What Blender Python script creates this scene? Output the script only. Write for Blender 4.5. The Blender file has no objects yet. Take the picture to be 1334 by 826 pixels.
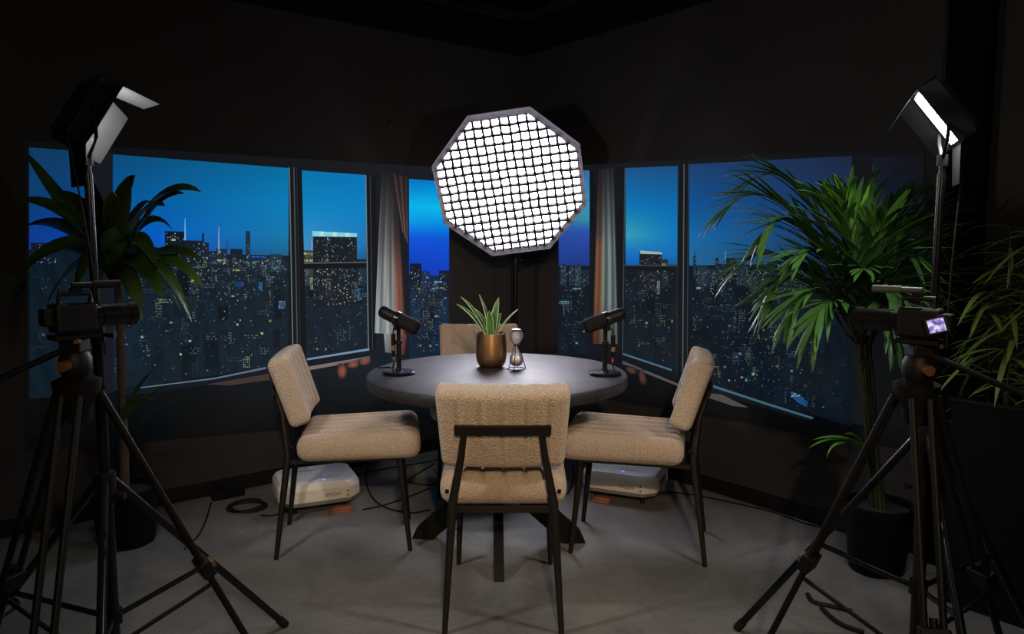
import bpy, bmesh, math, random
from mathutils import Vector, Matrix, Euler
PI = math.pi
SC = bpy.context.scene
COL = SC.collection

# ------------------------------------------------------------------ camera, world, exposure
FPX, CAMH, YHOR = 990.0, 1.32, 313.0
TH = math.atan((413 - YHOR) / FPX)
cd = bpy.data.cameras.new('camera'); cam = bpy.data.objects.new('camera', cd); COL.objects.link(cam)
cam.location = (0, 0, CAMH); cam.rotation_euler = (PI/2 - TH, 0, 0)
cd.sensor_width = 36; cd.lens = 36 * FPX / 1334; cd.clip_start = 0.05
SC.camera = cam
w = bpy.data.worlds.new('world'); SC.world = w; w.use_nodes = True
w.node_tree.nodes['Background'].inputs[0].default_value = (1.0, 0.95, 0.92, 1)
w.node_tree.nodes['Background'].inputs[1].default_value = 0.006
SC.view_settings.view_transform = 'Standard'; SC.view_settings.look = 'None'
SC.view_settings.exposure = 0.0; SC.view_settings.gamma = 1.0
SC.view_settings.use_curve_mapping = False
SOFTBOX_EMIT = 52.0      # octagonal softbox cloth
LED_EMIT = 190.0        # small panel lamps
ROOM_LAMP = 125.0       # warm globe lamp hanging behind the photographer
TRACK_SPOT = 270.0      # warm track spotlight behind the photographer, aimed at the table

# the room: a square corner, both walls run away from it towards the photographer
CORNER = Vector((0.068, 5.15, 0))
AL = math.radians(38.6)
DL = Vector((-math.cos(AL), -math.sin(AL), 0)); NL = Vector((math.sin(AL), -math.cos(AL), 0))
DR = Vector((math.sin(AL), -math.cos(AL), 0)); NR = Vector((-math.cos(AL), -math.sin(AL), 0))

def ray(x, y):
    u = (x - 667) / FPX; v = (y - 413) / FPX
    c, s = math.cos(TH), math.sin(TH)
    return Vector((u, c - v*s, -s - v*c))
def at_y(x, y, Y):
    d = ray(x, y); return Vector((0, 0, CAMH)) + d * (Y / d.y)
def at_z(x, y, z):
    d = ray(x, y); return Vector((0, 0, CAMH)) + d * ((z - CAMH) / d.z)
def on_wall(side, x, y, off):
    n = NL if side == 'l' else NR
    d = ray(x, y); o = Vector((0, 0, CAMH))
    t = (off - (o - CORNER).dot(n)) / d.dot(n)
    return o + d * t

def s2l(c):
    return tuple((v/255/12.92) if v/255 <= 0.04045 else ((v/255 + 0.055)/1.055)**2.4 for v in c)

# ------------------------------------------------------------------ materials
def mat(name, c, rough=0.5, metal=0.0, var=0.0, vscale=20, bump=0.0, bscale=200, stretch=(1, 1, 1),
        emit=None, estr=0, spec=0.5, sheen=0, trans=0, ior=1.45, coord='Object', c2=None, rvar=0.0, coat=0):
    m = bpy.data.materials.new(name); m.use_nodes = True
    nt = m.node_tree; b = nt.nodes['Principled BSDF']
    b.inputs['Base Color'].default_value = (*c, 1); b.inputs['Roughness'].default_value = rough
    b.inputs['Metallic'].default_value = metal; b.inputs['Specular IOR Level'].default_value = spec
    b.inputs['IOR'].default_value = ior
    if sheen: b.inputs['Sheen Weight'].default_value = sheen
    if trans: b.inputs['Transmission Weight'].default_value = trans
    if coat: b.inputs['Coat Weight'].default_value = coat
    if emit:
        b.inputs['Emission Color'].default_value = (*emit, 1); b.inputs['Emission Strength'].default_value = estr
    tc = nt.nodes.new('ShaderNodeTexCoord'); mp = nt.nodes.new('ShaderNodeMapping')
    mp.inputs['Scale'].default_value = stretch
    nt.links.new(tc.outputs[coord], mp.inputs[0])
    if var or rvar:
        n = nt.nodes.new('ShaderNodeTexNoise'); n.inputs['Scale'].default_value = vscale
        n.inputs['Detail'].default_value = 6; n.inputs['Roughness'].default_value = 0.62
        nt.links.new(mp.outputs[0], n.inputs['Vector'])
        if var:
            r = nt.nodes.new('ShaderNodeValToRGB')
            r.color_ramp.elements[0].position = 0.3; r.color_ramp.elements[1].position = 0.7
            lo = tuple(max(0, v*(1 - var)) for v in c); hi = c2 or tuple(min(1, v*(1 + var)) for v in c)
            r.color_ramp.elements[0].color = (*lo, 1); r.color_ramp.elements[1].color = (*hi, 1)
            nt.links.new(n.outputs['Fac'], r.inputs[0]); nt.links.new(r.outputs[0], b.inputs['Base Color'])
        if rvar:
            mr = nt.nodes.new('ShaderNodeMapRange')
            mr.inputs['To Min'].default_value = rough - rvar; mr.inputs['To Max'].default_value = rough + rvar
            nt.links.new(n.outputs['Fac'], mr.inputs['Value']); nt.links.new(mr.outputs[0], b.inputs['Roughness'])
    if bump:
        n2 = nt.nodes.new('ShaderNodeTexNoise'); n2.inputs['Scale'].default_value = bscale
        n2.inputs['Detail'].default_value = 3
        nt.links.new(mp.outputs[0], n2.inputs['Vector'])
        bp = nt.nodes.new('ShaderNodeBump'); bp.inputs['Strength'].default_value = bump
        bp.inputs['Distance'].default_value = 0.004
        nt.links.new(n2.outputs['Fac'], bp.inputs['Height']); nt.links.new(bp.outputs[0], b.inputs['Normal'])
    return m

def picture_mat():
    m = bpy.data.materials.new('projected_light'); m.use_nodes = True
    nt = m.node_tree; b = nt.nodes['Principled BSDF']
    a = nt.nodes.new('ShaderNodeAttribute'); a.attribute_name = 'Col'
    b.inputs['Base Color'].default_value = (0.012, 0.012, 0.013, 1); b.inputs['Roughness'].default_value = 0.8
    b.inputs['Specular IOR Level'].default_value = 0.15
    nt.links.new(a.outputs['Color'], b.inputs['Emission Color']); b.inputs['Emission Strength'].default_value = 1.0
    return m

def boucle():
    m = bpy.data.materials.new('beige_boucle'); m.use_nodes = True
    nt = m.node_tree; b = nt.nodes['Principled BSDF']
    tc = nt.nodes.new('ShaderNodeTexCoord')
    v = nt.nodes.new('ShaderNodeTexVoronoi'); v.inputs['Scale'].default_value = 230
    n = nt.nodes.new('ShaderNodeTexNoise'); n.inputs['Scale'].default_value = 130; n.inputs['Detail'].default_value = 5
    nt.links.new(tc.outputs['Object'], v.inputs['Vector']); nt.links.new(tc.outputs['Object'], n.inputs['Vector'])
    r = nt.nodes.new('ShaderNodeValToRGB')
    r.color_ramp.elements[0].position = 0.28; r.color_ramp.elements[1].position = 0.72
    r.color_ramp.elements[0].color = (0.42, 0.325, 0.24, 1); r.color_ramp.elements[1].color = (0.58, 0.465, 0.36, 1)
    nt.links.new(n.outputs['Fac'], r.inputs[0]); nt.links.new(r.outputs[0], b.inputs['Base Color'])
    mx = nt.nodes.new('ShaderNodeMath'); mx.operation = 'MULTIPLY_ADD'; mx.inputs[1].default_value = -0.8
    nt.links.new(v.outputs['Distance'], mx.inputs[0]); nt.links.new(n.outputs['Fac'], mx.inputs[2])
    bp = nt.nodes.new('ShaderNodeBump'); bp.inputs['Strength'].default_value = 0.9; bp.inputs['Distance'].default_value = 0.006
    nt.links.new(mx.outputs[0], bp.inputs['Height']); nt.links.new(bp.outputs[0], b.inputs['Normal'])
    b.inputs['Roughness'].default_value = 0.95; b.inputs['Sheen Weight'].default_value = 0.25
    b.inputs['Specular IOR Level'].default_value = 0.15
    return m

def concrete():
    m = bpy.data.materials.new('grey_concrete'); m.use_nodes = True
    nt = m.node_tree; b = nt.nodes['Principled BSDF']
    tc = nt.nodes.new('ShaderNodeTexCoord')
    n = nt.nodes.new('ShaderNodeTexNoise'); n.inputs['Scale'].default_value = 2.2; n.inputs['Detail'].default_value = 9
    n.inputs['Roughness'].default_value = 0.65; n.inputs['Distortion'].default_value = 0.6
    n2 = nt.nodes.new('ShaderNodeTexNoise'); n2.inputs['Scale'].default_value = 45; n2.inputs['Detail'].default_value = 4
    for q in (n, n2): nt.links.new(tc.outputs['Object'], q.inputs['Vector'])
    mx = nt.nodes.new('ShaderNodeMath'); mx.operation = 'MULTIPLY_ADD'; mx.inputs[1].default_value = 0.3
    nt.links.new(n2.outputs['Fac'], mx.inputs[0]); nt.links.new(n.outputs['Fac'], mx.inputs[2])
    r = nt.nodes.new('ShaderNodeValToRGB')
    r.color_ramp.elements[0].position = 0.45; r.color_ramp.elements[1].position = 0.85
    r.color_ramp.elements[0].color = (0.098, 0.098, 0.096, 1); r.color_ramp.elements[1].color = (0.205, 0.205, 0.20, 1)
    nt.links.new(mx.outputs[0], r.inputs[0]); nt.links.new(r.outputs[0], b.inputs['Base Color'])
    bp = nt.nodes.new('ShaderNodeBump'); bp.inputs['Strength'].default_value = 0.15; bp.inputs['Distance'].default_value = 0.003
    nt.links.new(n2.outputs['Fac'], bp.inputs['Height']); nt.links.new(bp.outputs[0], b.inputs['Normal'])
    b.inputs['Roughness'].default_value = 0.6
    return m

def wood_black():
    m = bpy.data.materials.new('black_stained_wood'); m.use_nodes = True
    nt = m.node_tree; b = nt.nodes['Principled BSDF']
    tc = nt.nodes.new('ShaderNodeTexCoord'); mp = nt.nodes.new('ShaderNodeMapping')
    mp.inputs['Scale'].default_value = (1.2, 16, 16)
    nt.links.new(tc.outputs['Object'], mp.inputs[0])
    n = nt.nodes.new('ShaderNodeTexNoise'); n.inputs['Scale'].default_value = 3.2; n.inputs['Detail'].default_value = 9
    n.inputs['Roughness'].default_value = 0.7
    nt.links.new(mp.outputs[0], n.inputs['Vector'])
    r = nt.nodes.new('ShaderNodeValToRGB')
    r.color_ramp.elements[0].position = 0.35; r.color_ramp.elements[1].position = 0.7
    r.color_ramp.elements[0].color = (0.005, 0.005, 0.0065, 1); r.color_ramp.elements[1].color = (0.032, 0.031, 0.038, 1)
    nt.links.new(n.outputs['Fac'], r.inputs[0]); nt.links.new(r.outputs[0], b.inputs['Base Color'])
    mr = nt.nodes.new('ShaderNodeMapRange'); mr.inputs['To Min'].default_value = 0.68; mr.inputs['To Max'].default_value = 0.46
    nt.links.new(n.outputs['Fac'], mr.inputs['Value']); nt.links.new(mr.outputs[0], b.inputs['Roughness'])
    bp = nt.nodes.new('ShaderNodeBump'); bp.inputs['Strength'].default_value = 0.25; bp.inputs['Distance'].default_value = 0.002
    nt.links.new(n.outputs['Fac'], bp.inputs['Height']); nt.links.new(bp.outputs[0], b.inputs['Normal'])
    return m

M = {}
M['concrete'] = concrete(); M['picture'] = picture_mat(); M['boucle'] = boucle(); M['wood'] = wood_black()
M['wall'] = mat('charcoal_wall_paint', (0.040, 0.038, 0.039), 0.8, var=0.12, vscale=3, bump=0.1, bscale=120, spec=0.2)
M['ceil'] = mat('gloss_black_ceiling', (0.008, 0.008, 0.01), 0.22, spec=0.4, bump=0.05, bscale=6)
M['trim'] = mat('black_trim_paint', (0.010, 0.010, 0.013), 0.42, var=0.1, spec=0.3)
M['black'] = mat('matt_black_metal', (0.005, 0.005, 0.005), 0.6, var=0.15, spec=0.15)
M['blackcloth'] = mat('black_cloth', (0.004, 0.004, 0.005), 0.95, spec=0.05, var=0.2, vscale=60)
M['gloss'] = mat('gloss_black_metal', (0.006, 0.006, 0.007), 0.25, var=0.1, spec=0.35)
M['tube'] = mat('black_anodised_tube', (0.006, 0.0055, 0.005), 0.5, var=0.15, spec=0.2)
M['chairleg'] = mat('dark_brown_metal', (0.009, 0.007, 0.0055), 0.55, metal=0.1, var=0.2, spec=0.4)
M['plastic'] = mat('black_plastic', (0.005, 0.005, 0.0055), 0.5, bump=0.1, bscale=500, spec=0.25)
M['foam'] = mat('black_foam', (0.010, 0.010, 0.011), 0.9, bump=0.5, bscale=700, spec=0.2)
M['steel'] = mat('brushed_steel', (0.5, 0.5, 0.5), 0.3, metal=1, var=0.1)
M['gold'] = mat('gold_connector', (0.75, 0.50, 0.22), 0.3, metal=1, var=0.1)
M['shotgun'] = mat('grey_microphone', (0.10, 0.10, 0.10), 0.45, metal=0.5, var=0.1)
M['brass'] = mat('brass_knob', (0.28, 0.13, 0.05), 0.4, metal=0.7, var=0.1)
M['bronze'] = mat('brushed_bronze', (0.42, 0.24, 0.115), 0.36, metal=1.0, var=0.15, vscale=6, stretch=(1, 1, 40), bump=0.06, bscale=30)
M['soil'] = mat('dark_soil', (0.02, 0.014, 0.01), 1, var=0.5, vscale=60, bump=0.8, bscale=80)
M['corn'] = mat('corn_plant_leaf', (0.050, 0.100, 0.020), 0.28, var=0.5, vscale=9, spec=0.5, stretch=(1, 1, 1))
M['cornpale'] = mat('corn_plant_young_leaf', (0.16, 0.22, 0.05), 0.35, var=0.4, vscale=9)
M['palm'] = mat('palm_leaflet', (0.030, 0.085, 0.018), 0.42, var=0.35, vscale=7)
M['palmbright'] = mat('palm_lit_leaflet', (0.085, 0.23, 0.03), 0.42, var=0.3, vscale=7)  # palm green brightened for lamplight on some fronds; the low shoot shares it
M['bamboo'] = mat('bamboo_leaf', (0.16, 0.25, 0.05), 0.5, var=0.4, vscale=8)
M['stem'] = mat('green_stem', (0.028, 0.038, 0.016), 0.5, var=0.3)
M['cane'] = mat('ringed_cane', (0.09, 0.06, 0.038), 0.8, var=0.4, vscale=30, stretch=(1, 1, 6), bump=0.5, bscale=40)
M['pot'] = mat('black_pot', (0.004, 0.004, 0.0045), 0.6, var=0.2, spec=0.15)
M['striped'] = mat('striped_leaf', (0.07, 0.19, 0.045), 0.38, var=0.35, vscale=12)
M['stripedge'] = mat('pale_leaf_edge', (0.45, 0.55, 0.33), 0.4, var=0.2, vscale=20)
M['white'] = mat('white_plastic', (0.72, 0.70, 0.64), 0.42, var=0.04)
M['whitetop'] = mat('white_plastic_top', (0.74, 0.74, 0.74), 0.35, var=0.03)
M['greyvent'] = mat('grey_vent', (0.25, 0.25, 0.24), 0.6, var=0.1)
M['print'] = mat('dark_print', (0.06, 0.06, 0.06), 0.6, var=0.05)
M['redwood'] = mat('reddish_wood', (0.36, 0.15, 0.09), 0.6, var=0.4, vscale=14, stretch=(1, 8, 1))
M['blueled'] = mat('blue_indicator', (0.05, 0.1, 0.5), 0.4, emit=(0.12, 0.25, 1.0), estr=2.2)
def thin_glass():
    m = mat('clear_glass', (0.75, 0.73, 0.80), 0.25, var=0.05); nt = m.node_tree
    tr = nt.nodes.new('ShaderNodeBsdfTransparent'); gl = nt.nodes.new('ShaderNodeBsdfGlossy'); gl.inputs['Roughness'].default_value = 0.06
    lw = nt.nodes.new('ShaderNodeLayerWeight'); lw.inputs['Blend'].default_value = 0.35
    m1 = nt.nodes.new('ShaderNodeMixShader'); m2 = nt.nodes.new('ShaderNodeMixShader'); m2.inputs[0].default_value = 0.14
    nt.links.new(lw.outputs['Fresnel'], m1.inputs[0]); nt.links.new(tr.outputs[0], m1.inputs[1]); nt.links.new(gl.outputs[0], m1.inputs[2])
    nt.links.new(m1.outputs[0], m2.inputs[1]); nt.links.new(nt.nodes['Principled BSDF'].outputs[0], m2.inputs[2])
    nt.links.new(m2.outputs[0], nt.nodes['Material Output'].inputs['Surface']); return m
M['glass'] = thin_glass()
M['sand'] = mat('beige_sand', (0.55, 0.42, 0.28), 0.95, var=0.15, vscale=300)
M['rubber'] = mat('black_rubber', (0.008, 0.008, 0.008), 0.65, var=0.1, spec=0.3)
M['redplug'] = mat('red_cable_boot', (0.6, 0.03, 0.02), 0.4, var=0.05)
M['diffuser'] = mat('lit_diffuser_cloth', (0.8, 0.8, 0.8), 0.9, emit=(0.92, 0.89, 1.0), estr=SOFTBOX_EMIT)
M['gridcloth'] = mat('grey_grid_fabric', (0.012, 0.0105, 0.0125), 0.9, var=0.25, vscale=30)
def translucent(name, c, f):
    m = mat(name, c, 0.9, var=0.5, vscale=25, bump=0.6, bscale=40); nt = m.node_tree
    tr = nt.nodes.new('ShaderNodeBsdfTranslucent'); tr.inputs[0].default_value = (*f, 1)
    mx = nt.nodes.new('ShaderNodeAddShader'); out = nt.nodes['Material Output']
    nt.links.new(nt.nodes['Principled BSDF'].outputs[0], mx.inputs[0]); nt.links.new(tr.outputs[0], mx.inputs[1])
    nt.links.new(mx.outputs[0], out.inputs['Surface']); return m
M['rimcloth'] = translucent('grey_rim_fabric', (0.10, 0.09, 0.10), (0.014, 0.013, 0.0145))
M['ledface'] = mat('lit_led_face', (0.8, 0.8, 0.8), 0.6, emit=(1.0, 0.96, 0.90), estr=LED_EMIT)
M['flap'] = mat('black_barn_door', (0.0075, 0.0080, 0.0085), 0.7, spec=0.1, var=0.1)

# ------------------------------------------------------------------ mesh helpers
class MB:
    def __init__(s): s.v = []; s.f = []; s.c = None; s.smooth = False
    def add(s, vs, fs):
        o = len(s.v); s.v += [Vector(p) for p in vs]; s.f += [tuple(i + o for i in f) for f in fs]; return s
    def box(s, c, size, rot=None, bev=0):
        c = Vector(c); hx, hy, hz = size[0]/2, size[1]/2, size[2]/2
        R = (rot.to_matrix() if isinstance(rot, Euler) else rot) if rot is not None else Matrix.Identity(3)
        if bev:
            bm = bmesh.new(); bmesh.ops.create_cube(bm, size=1)
            for q in bm.verts: q.co = Vector((q.co.x*size[0], q.co.y*size[1], q.co.z*size[2]))
            bmesh.ops.bevel(bm, geom=bm.edges[:], offset=bev, segments=3, affect='EDGES', profile=0.5)
            bm.verts.index_update()
            s.add([c + R @ q.co for q in bm.verts], [[q.index for q in f.verts] for f in bm.faces]); bm.free(); return s
        vs = [c + R @ Vector((x*hx, y*hy, z*hz)) for x in (-1, 1) for y in (-1, 1) for z in (-1, 1)]
        return s.add(vs, [(0,1,3,2), (4,6,7,5), (0,4,5,1), (2,3,7,6), (0,2,6,4), (1,5,7,3)])
    def tube(s, pts, r, n=10, cap=True):
        pts = [Vector(p) for p in pts]; m = len(pts)
        rs = r if isinstance(r, (list, tuple)) else [r]*m
        vs = []; up = None
        for i, p in enumerate(pts):
            t = (pts[min(i+1, m-1)] - pts[max(i-1, 0)])
            t = t.normalized() if t.length > 1e-9 else Vector((0, 0, 1))
            if up is None:
                up = Vector((0, 0, 1)) if abs(t.z) < 0.9 else Vector((1, 0, 0))
            a = t.cross(up)
            if a.length < 1e-6: a = t.orthogonal()
            a.normalize(); b = a.cross(t).normalized(); up = b
            for k in range(n):
                an = 2*PI*k/n; vs.append(p + (a*math.cos(an) + b*math.sin(an))*rs[i])
        fs = [(i*n+k, i*n+(k+1) % n, (i+1)*n+(k+1) % n, (i+1)*n+k) for i in range(m-1) for k in range(n)]
        if cap: fs += [tuple(range(n))[::-1], tuple((m-1)*n+k for k in range(n))]
        s.smooth = True
        return s.add(vs, fs)
    def lathe(s, prof, c=(0, 0, 0), n=32, rot=None):
        c = Vector(c); R = rot if rot is not None else Matrix.Identity(3)
        vs = []; m = len(prof)
        for (r, z) in prof:
            for k in range(n):
                a = 2*PI*k/n; vs.append(c + R @ Vector((max(r, 1e-5)*math.cos(a), max(r, 1e-5)*math.sin(a), z)))
        fs = [(i*n+k, i*n+(k+1) % n, (i+1)*n+(k+1) % n, (i+1)*n+k) for i in range(m-1) for k in range(n)]
        fs += [tuple(range(n))[::-1], tuple((m-1)*n+k for k in range(n))]
        s.smooth = True
        return s.add(vs, fs)
    def build(s, name, m, parent=None, origin=None, smooth=None, flat_angle=40):
        me = bpy.data.meshes.new(name)
        o0 = Vector(origin) if origin is not None else Vector((0, 0, 0))
        me.from_pydata([tuple(p - o0) for p in s.v], [], s.f); me.update()
        me.materials.append(m)
        if (s.smooth if smooth is None else smooth):
            for p in me.polygons: p.use_smooth = True
            try: me.set_sharp_from_angle(angle=math.radians(flat_angle))
            except Exception: pass
        if s.c is not None:
            at = me.color_attributes.new('Col', 'FLOAT_COLOR', 'POINT')
            for i, q in enumerate(s.c): at.data[i].color = (*q, 1)
        ob = bpy.data.objects.new(name, me); COL.objects.link(ob)
        if parent is not None: ob.parent = parent
        if origin is not None: ob.location = o0
        return ob
def link_mesh(name, me, parent=None):
    ob = bpy.data.objects.new(name, me); COL.objects.link(ob)
    if parent is not None: ob.parent = parent
    return ob
def tag(o, label, cat, group=None, kind=None):
    o['label'] = label; o['category'] = cat
    if group: o['group'] = group
    if kind: o['kind'] = kind
    return o
def thing(name, label, cat, loc=(0, 0, 0), rotz=0, group=None):
    o = bpy.data.objects.new(name, None); COL.objects.link(o); o.empty_display_size = 0.1
    o.location = loc; o.rotation_euler = (0, 0, rotz); return tag(o, label, cat, group)
def struct(o, label=None, cat=None):
    o['kind'] = 'structure'
    if label: o['label'] = label
    if cat: o['category'] = cat
    return o
def copy_tree(o, parent=None):
    c = o.copy(); COL.objects.link(c); c.parent = parent
    for ch in list(o.children): copy_tree(ch, c)
    return c
def bez(p0, p1, p2, n):
    p0, p1, p2 = Vector(p0), Vector(p1), Vector(p2)
    return [p0*(1-t)**2 + p1*2*t*(1-t) + p2*t*t for t in [i/n for i in range(n+1)]]
def spline(pts, n=8):
    P = [Vector(p) for p in pts]; P = [2*P[0]-P[1]] + P + [2*P[-1]-P[-2]]; out = []
    for i in range(1, len(P)-2):
        for k in range(n):
            t = k/n; a, b, c, d = P[i-1], P[i], P[i+1], P[i+2]
            out.append(0.5*((2*b) + (c-a)*t + (2*a-5*b+4*c-d)*t*t + (3*b-a-3*c+d)*t**3))
    out.append(P[-2]); return out
def look_matrix(normal, roll=0):
    n = Vector(normal).normalized(); x = Vector((0, 0, 1)).cross(n).normalized(); y = n.cross(x)
    R = Matrix((x, y, n)).transposed()
    return R @ Matrix.Rotation(roll, 3, 'Z')

# ------------------------------------------------------------------ the room
LEN = 6.2; HC = 2.80
WT = 0.08
def wall_slab(name, d, n, z0, z1, t0, t1, thick, m, inward=0.0):
    a = CORNER + d*t0 + n*inward; b = CORNER + d*t1 + n*inward
    o = -n*thick
    vs = [a + Vector((0, 0, z0)), b + Vector((0, 0, z0)), b + o + Vector((0, 0, z0)), a + o + Vector((0, 0, z0)),
          a + Vector((0, 0, z1)), b + Vector((0, 0, z1)), b + o + Vector((0, 0, z1)), a + o + Vector((0, 0, z1))]
    mb = MB().add(vs, [(0,3,2,1), (4,5,6,7), (0,1,5,4), (1,2,6,5), (2,3,7,6), (3,0,4,7)])
    return mb.build(name, m)
struct(wall_slab('wall_left', DL, NL, 0, HC, -WT, LEN, WT, M['wall']), 'dark charcoal wall on the left of the corner', 'wall')
struct(wall_slab('wall_right', DR, NR, 0, HC, 0, LEN, WT, M['wall']), 'dark charcoal wall on the right of the corner', 'wall')
fl = MB().add([(-6, -1.6, 0), (6, -1.6, 0), (6, 6.2, 0), (-6, 6.2, 0), (-6, -1.6, -.1), (6, -1.6, -.1), (6, 6.2, -.1), (-6, 6.2, -.1)],
              [(0,1,2,3), (7,6,5,4), (0,4,5,1), (1,5,6,2), (2,6,7,3), (3,7,4,0)]).build('floor', M['concrete'])
struct(fl, 'grey polished concrete floor', 'floor')
ce = MB().box((0, 2.3, HC + .05), (12, 7.8, .1)).build('ceiling', M['ceil']); struct(ce, 'glossy black ceiling above the corner', 'ceiling')
struct(wall_slab('baseboard_left', DL, NL, 0, 0.075, 0.016, LEN, 0.014, M['trim'], 0.015), 'black skirting board along the left wall', 'baseboard')
struct(wall_slab('baseboard_right', DR, NR, 0, 0.075, 0.016, LEN, 0.014, M['trim'], 0.015), 'black skirting board along the right wall', 'baseboard')
struct(wall_slab('trim_1', DL, NL, 2.52, 2.67, 0.12, LEN, 0.12, M['trim'], 0.121), 'black boxed beam along the top of the left wall', 'beam')
struct(wall_slab('trim_2', DR, NR, 2.52, 2.67, 0, LEN, 0.12, M['trim'], 0.121), 'black boxed beam along the top of the right wall', 'beam')
struct(wall_slab('trim_3', DL, NL, 2.67, 2.685, 0.135, LEN, 0.135, M['gloss'], 0.136), 'thin glossy strip on top of the left beam', 'trim')
struct(wall_slab('trim_4', DR, NR, 2.67, 2.685, 0, LEN, 0.135, M['gloss'], 0.136), 'thin glossy strip on top of the right beam', 'trim')
# black full-height pilaster on the right wall
pa = on_wall('r', 1229, 300, 0); pb = on_wall('r', 1284, 300, 0)
ta, tb = (pa - CORNER).dot(DR), (pb - CORNER).dot(DR)
struct(wall_slab('trim_5', DR, NR, 0.0, 2.52, ta, tb, 0.06, M['blackcloth'], 0.061), 'black full-height pilaster on the right wall', 'pilaster')

# ------------------------------------------------------------------ projected pictures
class Pic:
    def __init__(s, side, root, origin):
        s.side, s.root, s.o = side, root, Vector(origin)
    def P(s, x, y, off): return on_wall(s.side, x, y, off) - s.o
    def grid(s, name, quad, nx, ny, cf, off, label=None):
        (x0, y0), (x1, y1), (x2, y2), (x3, y3) = quad   # tl tr br bl
        mb = MB(); mb.c = []; vs = []
        for j in range(ny+1):
            v = j/ny
            for i in range(nx+1):
                u = i/nx
                x = (x0*(1-u)+x1*u)*(1-v) + (x3*(1-u)+x2*u)*v
                y = (y0*(1-u)+y1*u)*(1-v) + (y3*(1-u)+y2*u)*v
                vs.append(s.P(x, y, off)); mb.c.append(s2l(cf(u, v, x, y)))
        mb.add(vs, [(j*(nx+1)+i, (j+1)*(nx+1)+i, (j+1)*(nx+1)+i+1, j*(nx+1)+i+1) for j in range(ny) for i in range(nx)])
        ob = mb.build(name, M['picture'], s.root)
        if label: ob['label'] = label
        return ob
    def poly(s, name, pts, col, off, label=None):
        mb = MB(); mb.add([s.P(x, y, off) for x, y in pts][::-1], [tuple(range(len(pts)))])
        mb.c = [s2l(col)]*len(pts)
        ob = mb.build(name, M['picture'], s.root)
        if label: ob['label'] = label
        return ob
    def dots(s, name, lst, off, label=None):
        mb = MB(); mb.c = []; vs = []; fs = []
        for (x, y, wd, ht, c) in lst:
            k = len(vs)
            vs += [s.P(x, y, off), s.P(x, y+ht, off), s.P(x+wd, y+ht, off), s.P(x+wd, y, off)]
            fs.append((k, k+1, k+2, k+3)); mb.c += [s2l(c)]*4
        mb.add(vs, fs)
        ob = mb.build(name, M['picture'], s.root); ob['kind'] = 'stuff'
        if label: ob['label'] = label
        return ob
def rows(table):
    """table: list of (v, left colour, right colour)"""
    def f(u, v, x, y):
        for (a, la, ra), (b, lb, rb) in zip(table, table[1:]):
            if v <= b or b == table[-1][0]:
                t = min(1, max(0, (v-a)/(b-a)))
                return tuple((la[k]*(1-u)+ra[k]*u)*(1-t) + (lb[k]*(1-u)+rb[k]*u)*t for k in range(3))
    return f
def lerp_line(pts, x):
    for (xa, ya), (xb, yb) in zip(pts, pts[1:]):
        if x <= xb: return ya + (yb-ya)*(x-xa)/(xb-xa)
    return pts[-1][1]
rnd = random.Random(7)
WINC = [(165, 185, 195), (130, 155, 175), (200, 208, 200), (175, 180, 125), (100, 135, 155), (80, 112, 135), (150, 165, 110), (150, 170, 180)]
def city_dots(xr, ytop, ybot, n, dim=1.0, bright_top=True):
    out = []
    x0, x1 = xr
    # loose points
    for _ in range(int(n*1.05)):
        x = rnd.uniform(x0+1, x1-3); a, b = ytop(x), ybot(x)
        t = rnd.random()**1.6 if bright_top else rnd.random()
        y = a + 3 + (b-a-8)*t
        sz = rnd.choice([0.7, 0.8, 1.0, 1.4]); c = rnd.choice(WINC); k = dim*rnd.uniform(0.25, .95)*(1-.2*t)
        out.append((x, y, sz, sz*rnd.uniform(.8, 1.4), tuple(q*k for q in c)))
    # window rows and columns of single buildings
    for _ in range(n//13):
        cx = rnd.uniform(x0+2, x1-16); a, b = ytop(cx), ybot(cx)
        cy = a + 6 + (b-a-26)*rnd.random()
        nx, ny = rnd.choice([(6, 1), (5, 3), (2, 5), (8, 2), (1, 6), (4, 5)])
        c = rnd.choice(WINC); k = dim*rnd.uniform(0.3, .85)
        for i in range(nx):
            for j in range(ny):
                if rnd.random() < 0.75:
                    x, y = cx + i*2.3, cy + j*3.2
                    if x < x1-2 and y < ybot(x)-3: out.append((x, y, 1.3, 1.6, tuple(q*k*rnd.uniform(.6, 1) for q in c)))
    # a few large lit windows further down
    for _ in range(max(2, n//70)):
        x = rnd.uniform(x0+2, x1-6); a, b = ytop(x), ybot(x); y = a + (b-a)*rnd.uniform(.45, .93)
        c = rnd.choice([(150, 165, 110), (150, 175, 190), (190, 200, 160)])
        out.append((x, y, rnd.uniform(2, 4), rnd.uniform(2, 3.4), tuple(q*dim*rnd.uniform(.6, 1) for q in c)))
    return out
def facade_dots(F):
    out = []
    for (a, b, c, d, col) in F:
        nx, ny = max(2, int((b-a)/1.9)), max(1, int((d-c)/2.3))
        for i in range(nx):
            for j in range(ny):
                k = rnd.uniform(.55, 1.1)
                out.append((a+(b-a)*i/nx, c+(d-c)*j/ny, (b-a)/nx*.8, (d-c)/ny*.7, tuple(min(255, q*k) for q in col)))
    return out
def mid_blocks(p, xr, ytop, ybot, n, col):
    for _ in range(n):
        x = rnd.uniform(xr[0], xr[1]-14); w_ = rnd.uniform(8, 22); a, b = ytop, ybot(x)
        y = a + (b-a-30)*rnd.random()**1.3; h_ = rnd.uniform(16, 45); k = rnd.uniform(.62, 1.28)
        x2 = min(xr[1], x+w_); y2 = min(ybot(x2)-1, y+h_)
        if y2 > y+4: p.poly('pictured_block', [(x, y), (x2, y), (x2, y2), (x, y2)], tuple(q*k for q in col), O3+.00025)
O1, O2, O3, O4, O5 = 0.0030, 0.0040, 0.0046, 0.0052, 0.0058

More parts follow.
